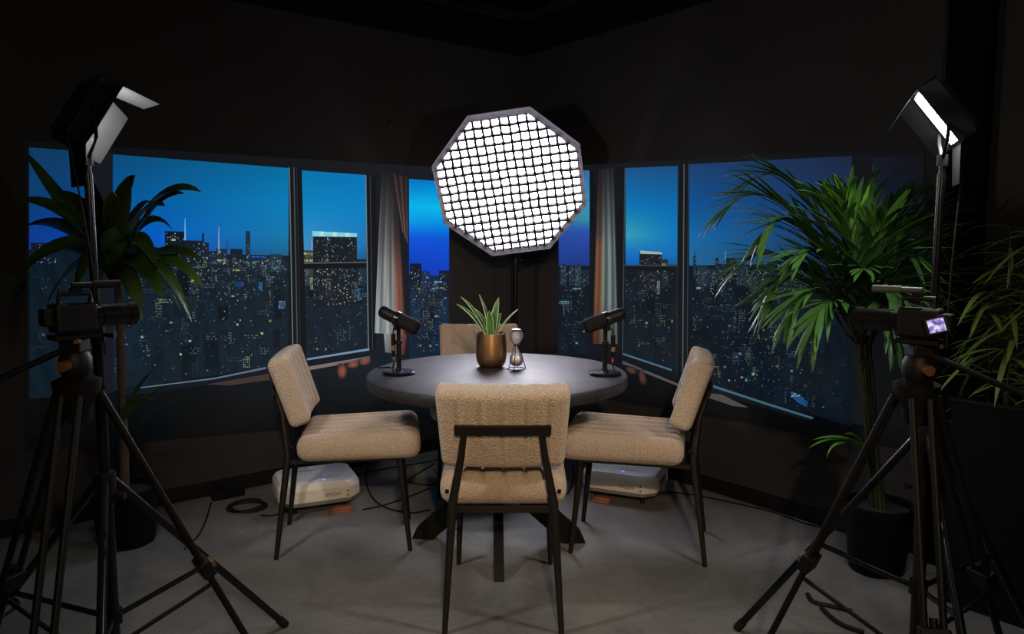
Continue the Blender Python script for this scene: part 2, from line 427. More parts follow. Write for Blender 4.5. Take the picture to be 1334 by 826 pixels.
def picture_left():
    org = on_wall('l', 330, 640, 0); org.z = 0
    r = thing('projected_picture', 'projected night skyline with curtains and bright blue sky on the left wall', 'projection', org)
    p = Pic('l', r, org)
    top = [(36, 187), (150, 196), (330, 204), (480, 214), (587, 222)]
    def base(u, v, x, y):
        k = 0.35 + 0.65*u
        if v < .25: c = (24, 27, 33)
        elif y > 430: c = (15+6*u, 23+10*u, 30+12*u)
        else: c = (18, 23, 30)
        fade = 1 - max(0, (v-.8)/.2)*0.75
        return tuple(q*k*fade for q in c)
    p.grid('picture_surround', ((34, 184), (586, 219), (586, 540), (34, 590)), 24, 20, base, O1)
    # sky panes
    p.grid('sky', ((38, 192), (119, 198), (119, 330), (38, 328)), 8, 12,
           rows([(0, (12, 56, 92), (14, 62, 104)), (.5, (10, 60, 112), (6, 66, 140)), (1, (12, 58, 150), (8, 64, 180))]), O2, 'blue dusk sky behind the corn plant')
    p.grid('sky', ((147, 201), (376, 219), (376, 336), (147, 336)), 16, 16,
           rows([(0, (10, 72, 118), (2, 108, 160)), (.4, (4, 84, 148), (4, 122, 182)), (.75, (2, 84, 196), (18, 118, 168)), (1, (4, 72, 200), (26, 92, 128))]), O2, 'blue dusk sky in the wide pane')
    p.grid('sky', ((393, 222), (477, 228), (477, 345), (393, 345)), 8, 14,
           rows([(0, (2, 112, 168), (0, 116, 182)), (.4, (8, 130, 190), (4, 126, 192)), (.75, (62, 140, 196), (30, 118, 182)), (1, (60, 120, 150), (14, 78, 130))]), O2, 'blue dusk sky in the narrow pane')
    p.grid('sky', ((533, 233), (585, 237), (585, 364), (533, 358)), 6, 18,
           rows([(0, (0, 112, 190), (0, 122, 206)), (.28, (0, 178, 232), (0, 190, 235)), (.45, (0, 150, 225), (0, 132, 222)), (.6, (4, 84, 215), (6, 80, 210)), (1, (8, 50, 170), (8, 56, 190))]), O2, 'cyan and deep blue sky strip beside the curtain')
    # city
    def city(q): 
        return lambda u, v, x, y: tuple(c*(0.85+0.3*vn) for c in q for vn in [0.5+0.5*math.sin(x*.23+y*.11)*math.sin(y*.19-x*.05)])
    p.grid('city_ground', ((38, 325), (119, 325), (119, 512), (38, 520)), 10, 12, city((12, 26, 36)), O3)
    p.grid('city_ground', ((147, 328), (376, 333), (376, 474), (147, 509)), 26, 20, city((17, 31, 42)), O3)
    p.grid('city_ground', ((393, 336), (482, 338), (482, 455), (393, 470)), 12, 16, city((18, 31, 42)), O3)
    p.grid('city_ground', ((533, 361), (585, 361), (585, 466), (533, 466)), 8, 14, city((16, 32, 52)), O3)
    # towers: x0, x1, y0, y1, colour
    T = [(215, 241, 301, 345, (14, 22, 36)), (241, 263, 313, 345, (17, 27, 40)), (263, 266, 304, 345, (22, 36, 55)), (264, 272, 316, 345, (20, 34, 50)),
         (272, 282, 327, 345, (22, 38, 55)), (282, 296, 324, 346, (26, 42, 55)), (300, 316, 324, 350, (19, 31, 44)), (320, 326, 301, 350, (24, 46, 66)),
         (326, 352, 333, 352, (22, 38, 56)), (352, 367, 331, 354, (30, 52, 70)), (366, 376, 342, 354, (22, 36, 50)), (184, 216, 330, 347, (17, 30, 44)),
         (147, 184, 334, 347, (14, 26, 46)), (408, 465, 307, 400, (20, 27, 36)), (394, 409, 326, 372, (46, 58, 60)), (466, 476, 340, 372, (26, 44, 60)),
         (534, 549, 343, 372, (12, 22, 40)), (560, 572, 359, 380, (16, 34, 60)), (549, 560, 353, 372, (20, 44, 80)), (572, 585, 352, 385, (14, 26, 44)), (40, 75, 316, 345, (12, 24, 44))]
    for i, (a, b, c, d, col) in enumerate(T):
        p.poly('pictured_tower', [(a, c), (b, c+(b-a)*.03), (b, d), (a, d)], col, O3+0.0003*(1+i % 2))
    for (x, y0, y1, col) in [(241, 284, 313, (110, 175, 215)), (285, 295, 330, (150, 150, 165)), (296, 312, 326, (40, 60, 90)), (406, 311, 326, (120, 150, 180))]:
        p.poly('tower_spire', [(x-.2, y0), (x+.5, y0), (x+1.1, y1), (x-1.0, y1)], col, O4)
    FAC = []
    # floodlit crown of the big block
    p.grid('tower_crown', ((407, 301), (465, 304), (465, 309), (407, 308)), 14, 2,
           lambda u, v, x, y: (130, 205, 225) if int(u*14) % 4 != 3 else (190, 225, 215), O4, 'floodlit cyan crown of the tallest block')
    for (a, b, c, d, col) in [(307, 317, 367, 374, (28, 90, 170)), (337, 342, 368, 379, (40, 120, 200)), (363, 372, 392, 403, (95, 125, 175)), (395, 408, 329, 333, (190, 190, 120)),
                              (395, 408, 338, 342, (165, 165, 100)), (466, 470, 376, 392, (60, 130, 180)), (283, 295, 338, 341, (150, 160, 100)), (303, 314, 351, 354, (165, 165, 90)), (328, 346, 334, 336, (30, 110, 210)), (222, 229, 311, 315, (170, 180, 150)), (566, 576, 366, 369, (110, 180, 220)), (404, 408, 362, 378, (150, 160, 130))]:
        FAC.append((a, b, c, d, col))
    bl = [(147, 509), (280, 493), (376, 474)]; b2 = [(393, 470), (482, 455)]
    mid_blocks(p, (148, 375), 345, lambda x: lerp_line(bl, x), 26, (17, 30, 41)); mid_blocks(p, (401, 477), 356, lambda x: lerp_line(b2, x), 7, (17, 30, 41)); mid_blocks(p, (534, 584), 372, lambda x: 462, 7, (15, 34, 54))
    L = city_dots((147, 374), lambda x: 338, lambda x: lerp_line(bl, x), 560) + city_dots((240, 374), lambda x: 336, lambda x: 390, 240)
    for (a, b, c, d, col) in T:
        for _ in range(int((b-a)*(d-c)/26)):
            q = rnd.choice(WINC[:4]+[(110, 130, 120)]); k = rnd.uniform(.35, .95)
            L.append((rnd.uniform(a+1, b-2), rnd.uniform(c+2, d-3), 1.2, 1.4, tuple(z*k for z in q)))
    L += city_dots((395, 480), lambda x: 345, lambda x: lerp_line(b2, x), 170) + city_dots((536, 583), lambda x: 364, lambda x: 462, 220)
    L += city_dots((40, 118), lambda x: 340, lambda x: 510, 70, .7)
    L += facade_dots(FAC)
    L = [(x, y, a, b, c) for (x, y, a, b, c) in L if a > 0]
    p.dots('lit_windows', L, O5-0.0002, 'tiny lit windows of the pictured city')
    # window frames
    F = (14, 17, 22)
    p.poly('mullion', [(119, 196), (147, 200), (147, 512), (119, 516)], (20, 23, 30), O5)
    p.poly('mullion', [(376, 217), (393, 219), (400, 474), (376, 478)], F, O5)
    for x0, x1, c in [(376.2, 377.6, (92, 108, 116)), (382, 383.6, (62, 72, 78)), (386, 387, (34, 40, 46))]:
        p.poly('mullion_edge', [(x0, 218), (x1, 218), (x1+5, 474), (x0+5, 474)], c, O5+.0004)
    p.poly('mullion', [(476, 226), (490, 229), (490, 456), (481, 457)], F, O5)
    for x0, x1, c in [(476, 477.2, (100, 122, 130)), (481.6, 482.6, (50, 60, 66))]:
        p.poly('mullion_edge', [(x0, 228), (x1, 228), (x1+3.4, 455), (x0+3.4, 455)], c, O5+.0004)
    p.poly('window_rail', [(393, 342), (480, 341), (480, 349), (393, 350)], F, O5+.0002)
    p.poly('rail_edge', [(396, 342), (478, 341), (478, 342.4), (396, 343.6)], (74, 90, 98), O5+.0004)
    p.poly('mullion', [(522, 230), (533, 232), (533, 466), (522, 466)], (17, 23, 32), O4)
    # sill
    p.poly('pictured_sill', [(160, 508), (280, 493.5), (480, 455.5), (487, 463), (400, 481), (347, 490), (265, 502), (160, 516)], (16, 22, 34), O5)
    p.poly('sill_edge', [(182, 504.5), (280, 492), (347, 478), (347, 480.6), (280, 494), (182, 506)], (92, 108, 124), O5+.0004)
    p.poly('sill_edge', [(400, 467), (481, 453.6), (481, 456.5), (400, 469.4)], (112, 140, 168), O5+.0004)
    p.poly('sill_board', [(268, 501), (350, 487), (352, 495), (300, 502)], (62, 50, 46), O5+.0006)
    p.poly('sill_board', [(400, 478), (482, 464), (482, 468), (402, 482.5)], (120, 108, 104), O5+.0006)
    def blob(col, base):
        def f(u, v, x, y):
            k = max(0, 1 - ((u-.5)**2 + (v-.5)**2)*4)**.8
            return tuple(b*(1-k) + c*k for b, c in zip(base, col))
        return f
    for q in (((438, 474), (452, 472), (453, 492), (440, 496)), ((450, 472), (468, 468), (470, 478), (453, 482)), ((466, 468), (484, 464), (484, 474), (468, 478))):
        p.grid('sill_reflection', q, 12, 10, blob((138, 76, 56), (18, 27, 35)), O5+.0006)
    # curtain
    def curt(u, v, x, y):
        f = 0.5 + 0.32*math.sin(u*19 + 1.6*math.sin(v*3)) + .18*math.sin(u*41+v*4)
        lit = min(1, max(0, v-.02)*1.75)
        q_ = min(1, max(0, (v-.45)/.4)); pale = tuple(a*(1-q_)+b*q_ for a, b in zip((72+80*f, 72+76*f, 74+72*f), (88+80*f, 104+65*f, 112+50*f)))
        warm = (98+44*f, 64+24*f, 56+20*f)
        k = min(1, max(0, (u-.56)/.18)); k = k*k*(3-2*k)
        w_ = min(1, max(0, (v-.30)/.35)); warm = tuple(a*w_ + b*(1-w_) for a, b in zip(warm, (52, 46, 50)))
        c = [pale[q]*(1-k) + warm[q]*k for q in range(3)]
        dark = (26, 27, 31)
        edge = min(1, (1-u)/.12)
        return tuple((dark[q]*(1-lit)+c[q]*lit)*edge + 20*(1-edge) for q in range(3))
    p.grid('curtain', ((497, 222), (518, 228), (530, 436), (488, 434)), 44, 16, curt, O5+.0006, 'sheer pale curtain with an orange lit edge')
    p.grid('curtain_hem', ((500, 434.5), (530, 436), (527, 462), (502, 459)), 20, 6,
           lambda u, v, x, y: tuple((a*(1-u)+b*u)*(1-.25*v) for a, b in zip((140, 150, 148), (92, 50, 44))), O5+.0006)
    p.grid('curtain', ((512, 226), (530, 230), (531, 318), (524, 300)), 14, 8,
           lambda u, v, x, y: tuple(c*(0.5+.5*v)*(.8+.3*math.sin(u*14)) for c in (96, 78, 78)), O5+.0009)
    return r

def picture_right():
    org = on_wall('r', 950, 650, 0); org.z = 0
    r = thing('projected_picture', 'projected night skyline with dimmer dusk sky and spire on the right wall', 'projection', org)
    p = Pic('r', r, org)
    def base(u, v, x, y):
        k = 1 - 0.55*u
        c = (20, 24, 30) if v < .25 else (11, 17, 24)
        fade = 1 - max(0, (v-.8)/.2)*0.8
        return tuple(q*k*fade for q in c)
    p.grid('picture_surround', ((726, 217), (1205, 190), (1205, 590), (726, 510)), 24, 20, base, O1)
    p.grid('sky', ((728, 223), (768, 222), (768, 352), (728, 352)), 6, 16,
           rows([(0, (50, 96, 150), (58, 106, 162)), (.35, (46, 130, 180), (48, 142, 190)), (.48, (40, 130, 150), (56, 144, 160)), (.6, (40, 80, 165), (44, 78, 172)), (1, (28, 52, 130), (24, 48, 120))]), O2, 'teal and violet sky strip beside the softbox')
    p.grid('sky', ((815, 219), (883, 216), (883, 347), (815, 347)), 10, 16,
           rows([(0, (24, 82, 136), (22, 74, 126)), (.4, (4, 116, 178), (2, 104, 172)), (.68, (56, 156, 176), (2, 116, 184)), (.88, (10, 110, 190), (18, 108, 178)), (1, (14, 84, 180), (20, 84, 150))]), O2, 'blue and teal sky in the narrow pane')
    p.grid('sky', ((898, 214), (1110, 203), (1110, 345), (898, 350)), 18, 16,
           rows([(0, (24, 62, 108), (26, 36, 62)), (.35, (6, 78, 142), (24, 42, 80)), (.7, (16, 102, 164), (18, 44, 88)), (1, (34, 98, 142), (16, 34, 60))]), O2, 'darkening blue sky in the wide right pane')
    p.grid('sky', ((1138, 206), (1203, 200), (1203, 350), (1138, 345)), 8, 10,
           rows([(0, (17, 22, 34), (12, 14, 20)), (.5, (19, 29, 52), (12, 16, 24)), (1, (14, 24, 44), (8, 10, 16))]), O2, 'very dim blue pane at the right end')
    def city(q):
        return lambda u, v, x, y: tuple(c*(0.92+0.16*math.sin(x*.23+y*.11)*math.sin(y*.19))*(1-.35*max(0, (x-1000)/200)) for c in q)
    p.grid('city_ground', ((728, 346), (768, 346), (768, 462), (728, 462)), 8, 14, city((12, 24, 36)), O3)
    p.grid('city_ground', ((811, 345), (884, 345), (886, 486), (811, 460)), 10, 16, city((14, 26, 36)), O3)
    p.grid('city_ground', ((898, 346), (1110, 342), (1110, 556), (898, 492)), 24, 24, city((9, 22, 34)), O3)
    p.grid('city_ground', ((1138, 340), (1203, 345), (1203, 560), (1138, 552)), 8, 14, city((6, 10, 15)), O3)
    T = [(833, 862, 328, 380, (20, 27, 34)), (862, 870, 338, 372, (30, 40, 46)), (730, 738, 344, 372, (30, 46, 62)), (741, 748, 345, 372, (26, 40, 60)), (749, 757, 344, 372, (34, 52, 66)), (758, 768, 352, 372, (20, 34, 52)),
         (903, 907, 334, 362, (22, 40, 62)), (908, 922, 347, 372, (24, 44, 58)), (922, 932, 350, 372, (18, 36, 48)), (932, 936, 336, 372, (16, 32, 52)), (936, 946, 344, 372, (12, 26, 38)), (946, 959, 336, 372, (10, 20, 30)), (959, 975, 346, 372, (22, 36, 46)),
         (975, 1000, 352, 380, (16, 30, 40)), (1000, 1030, 340, 380, (12, 24, 36)), (1030, 1062, 350, 385, (12, 24, 34)), (1068, 1084, 276, 350, (16, 38, 72)), (1084, 1110, 340, 380, (12, 22, 34))]
    for i, (a, b, c, d, col) in enumerate(T):
        if a == 1068:
            p.poly('pictured_tower', [(1073, 262), (1079, 262), (1083, 300), (1085, 350), (1067, 350), (1069, 300)], col, O3+.0003, 'stepped tower with a tall spire'); continue
        p.poly('pictured_tower', [(a, c), (b, c), (b, d), (a, d)], col, O3+0.0003*(1+i % 2))
    for (x, y0, y1, col) in [(1075.6, 244, 263, (120, 140, 160)), (945, 325, 338, (80, 130, 165)), (905, 326, 336, (24, 48, 80))]:
        p.poly('tower_spire', [(x-.2, y0), (x+.5, y0), (x+1.0, y1), (x-1.0, y1)], col, O4)
    FAC = []
    p.poly('tower_crown', [(834, 326.5), (862, 328.5), (862, 331.5), (834, 330.5)], (150, 176, 168), O4, 'floodlit pale crown of the block')
    for (a, b, c, d, col) in [(728, 742, 392, 397, (90, 130, 135)), (746, 758, 375, 378, (110, 140, 130)), (862, 869, 343, 347, (165, 160, 120)), (856, 860, 366, 384, (120, 140, 140)), (907, 913, 374, 378, (140, 160, 175)), (974, 986, 362, 376, (46, 66, 54))]:
        FAC.append((a, b, c, d, col))
    p.poly('lit_facade', [(1030, 510), (1040, 513), (1053, 524), (1050, 530), (1040, 525), (1031, 517)], (20, 74, 120), O4, 'blue lit roof low in the wide right pane')
    b2 = [(811, 460), (886, 486)]; b3 = [(898, 492), (1110, 556)]
    mid_blocks(p, (813, 882), 360, lambda x: lerp_line(b2, x), 8, (13, 25, 34)); mid_blocks(p, (899, 1109), 360, lambda x: lerp_line(b3, x), 28, (8, 21, 32))
    L = city_dots((730, 766), lambda x: 348, lambda x: 460, 150, .8) + city_dots((813, 881), lambda x: 352, lambda x: lerp_line(b2, x), 200, .75)
    L += city_dots((900, 1060), lambda x: 350, lambda x: lerp_line(b3, x), 520, .85) + city_dots((1000, 1108), lambda x: 352, lambda x: lerp_line(b3, x), 170, .6)
    L += city_dots((945, 1000), lambda x: 420, lambda x: 500, 70, .95, False)
    for (a, b, c, d, col) in T:
        for _ in range(int((b-a)*(d-c)/24)):
            q = rnd.choice(WINC); k = rnd.uniform(.3, .85)
            L.append((rnd.uniform(a+.5, b-1.6), rnd.uniform(c+2, d-3), 1.1, 1.3, tuple(z*k for z in q)))
    L += [(1030+rnd.uniform(0, 12), 515+rnd.uniform(-6, 1), 1.2, 1.2, (170, 180, 120)) for _ in range(8)]
    L += facade_dots(FAC)
    L = [(x, y, a, b, c) for (x, y, a, b, c) in L if a > 0]
    p.dots('lit_windows', L, O5-0.0002, 'tiny lit windows of the pictured city')
    F = (13, 17, 21)
    p.poly('mullion', [(803, 218), (815, 217), (812, 460), (800, 458)], F, O5)
    p.poly('mullion_edge', [(813.6, 219), (815, 219), (811.6, 458), (810.4, 458)], (52, 66, 72), O5+.0004)
    p.poly('window_rail', [(811, 345), (884, 346), (884, 353), (811, 352)], F, O5+.0002)
    p.poly('rail_edge', [(813, 345), (882, 346), (882, 347.2), (813, 346.2)], (54, 72, 78), O5+.0004)
    p.poly('mullion', [(883, 214), (898, 213), (898, 493), (882, 488)], F, O5)
    for x0, x1, c in [(890.5, 892, (70, 82, 88)), (896.5, 897.6, (46, 58, 64)), (883, 884, (34, 44, 50))]:
        p.poly('mullion_edge', [(x0, 214), (x1, 214), (x1-2, 490), (x0-2, 488)], c, O5+.0004)
    p.poly('mullion', [(1110, 201), (1138, 200), (1138, 556), (1110, 552)], (15, 17, 21), O5)
    p.poly('mullion_edge', [(1137, 214), (1138.4, 214), (1138.4, 340), (1137, 340)], (40, 52, 72), O5+.0004)
    p.poly('mullion', [(768, 221), (774, 221), (776, 462), (768, 460)], (13, 18, 25), O4)
    p.poly('pictured_sill', [(810, 460), (898, 488), (930, 498), (1062, 543), (1056, 549), (930, 512), (898, 500), (810, 470)], (12, 18, 25), O5)
    p.poly('sill_edge', [(811, 459.6), (875, 481), (875, 483.4), (811, 462)], (70, 104, 126), O5+.0004)
    p.poly('sill_edge', [(929, 501.5), (1000, 525), (1060, 544), (1058, 546), (1000, 528), (929, 505)], (60, 96, 112), O5+.0004)
    p.poly('sill_board', [(811, 470), (884, 500), (884, 503.5), (811, 474)], (78, 76, 78), O5+.0006)
    p.poly('sill_board', [(922, 512), (940, 514), (975, 531), (955, 529), (922, 518)], (72, 70, 68), O5+.0006)
    def blob(u, v, x, y):
        k = max(0, 1 - ((u-.5)**2 + (v-.5)**2)*4)**.8
        return tuple(b*(1-k) + c*k for b, c in zip((10, 14, 20), (86, 52, 40)))
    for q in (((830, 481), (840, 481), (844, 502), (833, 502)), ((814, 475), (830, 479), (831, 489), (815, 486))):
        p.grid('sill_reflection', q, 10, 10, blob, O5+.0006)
    def curt(u, v, x, y):
        f = 0.5 + 0.5*math.sin((1-u)*21 + 1.2*math.sin(v*3))
        lit = min(1, .12 + v*2.0)
        pale = (62+62*f, 74+64*f, 74+60*f); warm = (92+34*f, 62+22*f, 42+16*f)
        k = min(1, max(0, (.46-u)/.2)); k = k*k*(3-2*k)
        if v < .4: warm = (66+20*f, 52+16*f, 48+14*f)
        c = [pale[q]*(1-k) + warm[q]*k for q in range(3)]
        dark = (22, 24, 28); e = min(1, u/.1)*min(1, (1-u)/.08)
        low = 1 - .35*max(0, (v-.75)/.25)
        return tuple(((dark[q]*(1-lit)+c[q]*lit)*e + 16*(1-e))*low for q in range(3))
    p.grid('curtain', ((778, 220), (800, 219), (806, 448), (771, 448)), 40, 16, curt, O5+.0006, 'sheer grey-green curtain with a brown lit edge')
    return r
picture_left(); picture_right()

# ------------------------------------------------------------------ dining chair
def cushion(half, r, n, groove, ngr, bend=0.0, both=False):
    """rounded box with stitched channels running along local Y of the face +Z"""
    nx, ny, nz = n
    bm = bmesh.new(); hx, hy, hz = half
    idx = {}
    def V(i, j, k):
        key = (i, j, k)
        if key in idx: return idx[key]
        p = Vector((-hx + 2*hx*i/nx, -hy + 2*hy*j/ny, -hz + 2*hz*k/nz))
        q = Vector((max(-hx+r, min(hx-r, p.x)), max(-hy+r, min(hy-r, p.y)), max(-hz+min(r, hz*.98), min(hz-min(r, hz*.98), p.z))))
        d = p - q
        if d.length > 1e-9:
            m = max(abs(d.x)/r, abs(d.y)/r, abs(d.z)/min(r, hz*.98))
            dn = d.normalized(); e = Vector((dn.x*r, dn.y*r, dn.z*min(r, hz*.98)))*min(1, m)
            p = q + e
        g = 0
        for t in range(1, ngr):
            xg = -hx + 2*hx*t/ngr
            g = max(g, math.exp(-((p.x-xg)/0.0085)**2))
        up = max(0, p.z/hz) if not both else abs(p.z)/hz
        sgn = 1 if p.z > 0 else -1
        edge = max(0, min(1, (hx - abs(p.x))/0.05))
        soft = 0.28 if p.z < 0 else 1.0          # the back of a cushion shows its seams only faintly
        p.z -= sgn*groove*soft*g*min(1, up*1.4)*min(1, .35+edge)
        p.z += sgn*0.004*soft*(1-g)*up - bend*(p.x/hx)**2
        idx[key] = bm.verts.new(p); return idx[key]
    def quad(a, b, c, d):
        try: bm.faces.new((a, b, c, d))
        except ValueError: pass
    for i in range(nx):
        for j in range(ny):
            quad(V(i,j,nz), V(i+1,j,nz), V(i+1,j+1,nz), V(i,j+1,nz)); quad(V(i,j,0), V(i,j+1,0), V(i+1,j+1,0), V(i+1,j,0))
    for i in range(nx):
        for k in range(nz):
            quad(V(i,0,k), V(i+1,0,k), V(i+1,0,k+1), V(i,0,k+1)); quad(V(i,ny,k), V(i,ny,k+1), V(i+1,ny,k+1), V(i+1,ny,k))
    for j in range(ny):
        for k in range(nz):
            quad(V(0,j,k), V(0,j,k+1), V(0,j+1,k+1), V(0,j+1,k)); quad(V(nx,j,k), V(nx,j+1,k), V(nx,j+1,k+1), V(nx,j,k+1))
    bm.verts.index_update()
    mb = MB(); mb.add([v.co.copy() for v in bm.verts], [[v.index for v in f.verts] for f in bm.faces]); mb.smooth = True
    bm.free(); return mb

def make_chair(label, loc, rz):
    t = thing('dining_chair', label, 'chair', loc, rz, 'boucle chairs around the round table')
    s = cushion((0.222, 0.255, 0.054), 0.048, (60, 30, 8), 0.012, 6)
    for v in s.v:
        ty = (v.y+.255)/.51
        v.x *= 1.0 + .03*ty - .05*max(0, -v.y-.1)
        if v.z > 0: v.z += .012*ty
        v.y += .07; v.z += .459
    s.build('seat', M['boucle'], t, flat_angle=180)
    b = cushion((0.217, 0.147, 0.042), 0.024, (60, 24, 8), 0.008, 6, bend=-0.016, both=True)
    # stand it up: local y -> height, local z (front) -> +y, leaning back
    R = Matrix.Rotation(math.radians(90 + 18), 3, 'X') @ Matrix.Rotation(PI, 3, 'Z')
    ce = Vector((0, -.219, .698))
    for v in b.v:
        x, y, z = v
        yy = y/.147
        x *= 1 + .035*yy
        h = Vector((0, -math.sin(math.radians(18)), math.cos(math.radians(18))))
        n = Vector((0, math.cos(math.radians(18)), math.sin(math.radians(18))))
        v.x, v.y, v.z = ce + Vector((x, 0, 0)) + h*y + n*z
    b.f = [tuple(reversed(f)) for f in b.f]
    b.build('backrest', M['boucle'], t, flat_angle=180)
    for sx in (-1, 1):
        MB().tube([(sx*.188, .275, 0), (sx*.172, .235, .415)], [.0095, .0165], 12).build('leg', M['chairleg'], t)
        MB().tube([(sx*.197, -.278, 0), (sx*.172, -.222, .43), (sx*.140, -.242, .60), (sx*.127, -.273, .695)], [.0095, .0155, .0125, .0105], 12).build('leg', M['chairleg'], t)
    c = MB()
    pts = [(-.158 + .316*i/8, -.277 - .006*(1-((i-4)/4)**2), .700) for i in range(9)]
    for a, bb in zip(pts, pts[1:]):
        a, bb = Vector(a), Vector(bb); d = (bb-a); ang = math.atan2(d.y, d.x)
        c.box((a+bb)/2, (d.length+.001, .012, .034), Euler((math.radians(18), 0, ang)))
    c.build('back_rail', M['chairleg'], t)
    fr = MB()
    fr.box((0, .235, .405), (.36, .022, .018)); fr.box((0, -.20, .405), (.36, .022, .018))
    fr.box((-.17, .02, .405), (.022, .44, .018)); fr.box((.17, .02, .405), (.022, .44, .018))
    fr.build('seat_frame', M['chairleg'], t)
    for sx in (-1, 1):
        bo = MB(); bo.tube([(sx*.186, -.205, .47), (sx*.196, -.208, .47)], .007, 10); bo.build('bolt', M['black'], t)
    return t
chairs = [('beige boucle chair nearest the viewer, seen from behind', (-.03, 2.72), 0),
          ('beige boucle chair left of the table, above the left projector', (-.735, 3.277), math.radians(-81.4)),
          ('beige boucle chair right of the table, above the right projector', (.560, 3.227), math.radians(76.5)),
          ('beige boucle chair at the far side, its backrest behind the bronze pot', (-.19, 4.075), PI)]
proto = make_chair(chairs[0][0], (*chairs[0][1], 0), 0)
for lb, (x, y), rz in chairs[1:]:
    c = copy_tree(proto); c.location = (x, y, 0); c.rotation_euler = (0, 0, rz); c['label'] = lb

# ------------------------------------------------------------------ table
TX, TY, TZ = -.063, 3.215, .76
t = thing('round_table', 'round black stained wooden table with spider leg base', 'table', (TX, TY, 0), 0)
R_ = .553
MB().lathe([(0, TZ-.05), (R_-.012, TZ-.05), (R_-.004, TZ-.047), (R_, TZ-.040), (R_, TZ-.010), (R_-.003, TZ-.004), (R_-.010, TZ), (0, TZ)], n=96).build('tabletop', M['wood'], t, flat_angle=30)
MB().lathe([(0, TZ-.075), (.30, TZ-.075), (.30, TZ-.05), (0, TZ-.05)], n=40).build('mounting_plate', M['black'], t)
MB().lathe([(0, .30), (.05, .30), (.05, TZ-.075), (0, TZ-.075)], n=24).build('column', M['black'], t)
for a in (170, 2, 272, 90):
    rr = math.radians(a); d = Vector((math.cos(rr), math.sin(rr), 0)); n = Vector((-d.y, d.x, 0))
    hw = .020
    prof = [(.0, .34), (.05, .34), (.36, .055), (.385, .0), (.29, .0), (.05, .22), (0, .22)]
    m_ = MB(); k = len(prof)
    vs = [d*r + n*hw + Vector((0, 0, z)) for r, z in prof] + [d*r - n*hw + Vector((0, 0, z)) for r, z in prof]
    fs = [tuple(range(k)), tuple(range(2*k-1, k-1, -1))] + [(i, i+k, (i+1) % k + k, (i+1) % k) for i in range(k)]
    m_.add(vs, fs); m_.build('leg', M['black'], t)

# ------------------------------------------------------------------ microphones
def make_mic(label, base, mic_dir, tilt, cable_side, pts_cable, boot):
    """base: floor point on table; mic_dir: horizontal direction the capsule points; the capsule end is raised/lowered by tilt"""
    t = thing('desk_microphone', label, 'microphone', (*base, TZ), math.atan2(mic_dir[1], mic_dir[0]), 'desk microphones on the round table')
    MB().lathe([(0, 0), (.066, 0), (.068, .003), (.068, .009), (.064, .013), (.016, .017), (.012, .024), (0, .024)], n=48).build('stand_base', M['gloss'], t)
    MB().tube([(0, 0, .02), (0, 0, .13)], .0105, 16).build('stand_pole', M['gloss'], t)
    MB().tube([(0, 0, .128), (0, 0, .142)], .0145, 16).build('height_collar', M['plastic'], t)
    MB().tube([(0, 0, .14), (0, 0, .205)], .0085, 16).build('upper_pole', M['gloss'], t)
    dz = math.sin(tilt); dx = math.cos(tilt); A = Vector((dx, 0, dz)); C = Vector((0, 0, .232))
    Rm = look_matrix(A)
    bd = MB().lathe([(0, -.088), (.018, -.088), (.024, -.082), (.027, -.06), (.027, 0), (.0275, .002), (0, .002)], C, 28, Rm).build('body', M['plastic'], t)
    MB().lathe([(0, .0), (.030, .0), (.031, .004), (.031, .085), (.027, .094), (.018, .098), (0, .099)], C, 28, Rm).build('windscreen', M['foam'], t)
    MB().lathe([(.0278, -.012), (.0315, -.012), (.0315, .006), (.0278, .006)], C, 28, Rm).build('ring', M['gloss'], t)
    y = MB()
    for s in (-1, 1):
        y.box((0, s*.034, .215), (.014, .004, .05))
    y.box((0, 0, .191), (.014, .072, .005)); y.build('yoke', M['black'], t)
    for s in (-1, 1):
        MB().tube([(0, s*.036, .232), (0, s*.046, .232)], [.009, .008], 14).build('yoke_knob', M['plastic'], t)
    # plug hanging behind the pole
    px = -.030*cable_side
    MB().tube([(px, .012, .118), (px, .012, .168)], .0095, 14).build('cable_plug', M['black'], t)
    MB().tube([(px, .012, .098), (px, .012, .118)], .0090, 14).build('plug_ring', M['gold'], t)
    MB().tube([(px, .012, .070), (px, .012, .098)], [.005, .0085], 12).build('plug_boot', M['black'], t)
    MB().tube([(px+.002, .012, .052), (px, .012, .070)], [.0035, .0048], 10).build('boot_band', boot, t)
    MB().tube(spline([(px, .012, .166), (px*.9, .012, .19), (px*.4, .008, .208), A*-.08 + C]), .003, 8).build('tail_lead', M['rubber'], t)
    cb = MB().tube(spline(pts_cable, 8), .0032, 8).build('microphone_cable', M['rubber'], t)
    return t
bl = at_z(520, 487, TZ); br = at_z(788, 488, TZ)
# left microphone: capsule end low towards the right; right one mirrored
def cab(px, path): return [(px+.002, .012, .054), (px*1.1, .014, .03), (px*1.3, .02, .004)] + path
make_mic('black desk microphone at the left, capsule tipped down to the right', (bl.x, bl.y), (1, -.28), math.radians(-23), 1,
         cab(-.03, [(-.05, .06, .0035), (-.10, .12, .0035), (-.145, .10, .0035)]), M['steel'])
make_mic('black desk microphone at the right, capsule tipped down to the left', (br.x, br.y), (-1, -.28), math.radians(-17), 1,
         cab(-.03, [(-.045, -.03, .0035), (-.06, -.05, .0035), (-.075, -.045, .0035)]), M['redplug'])

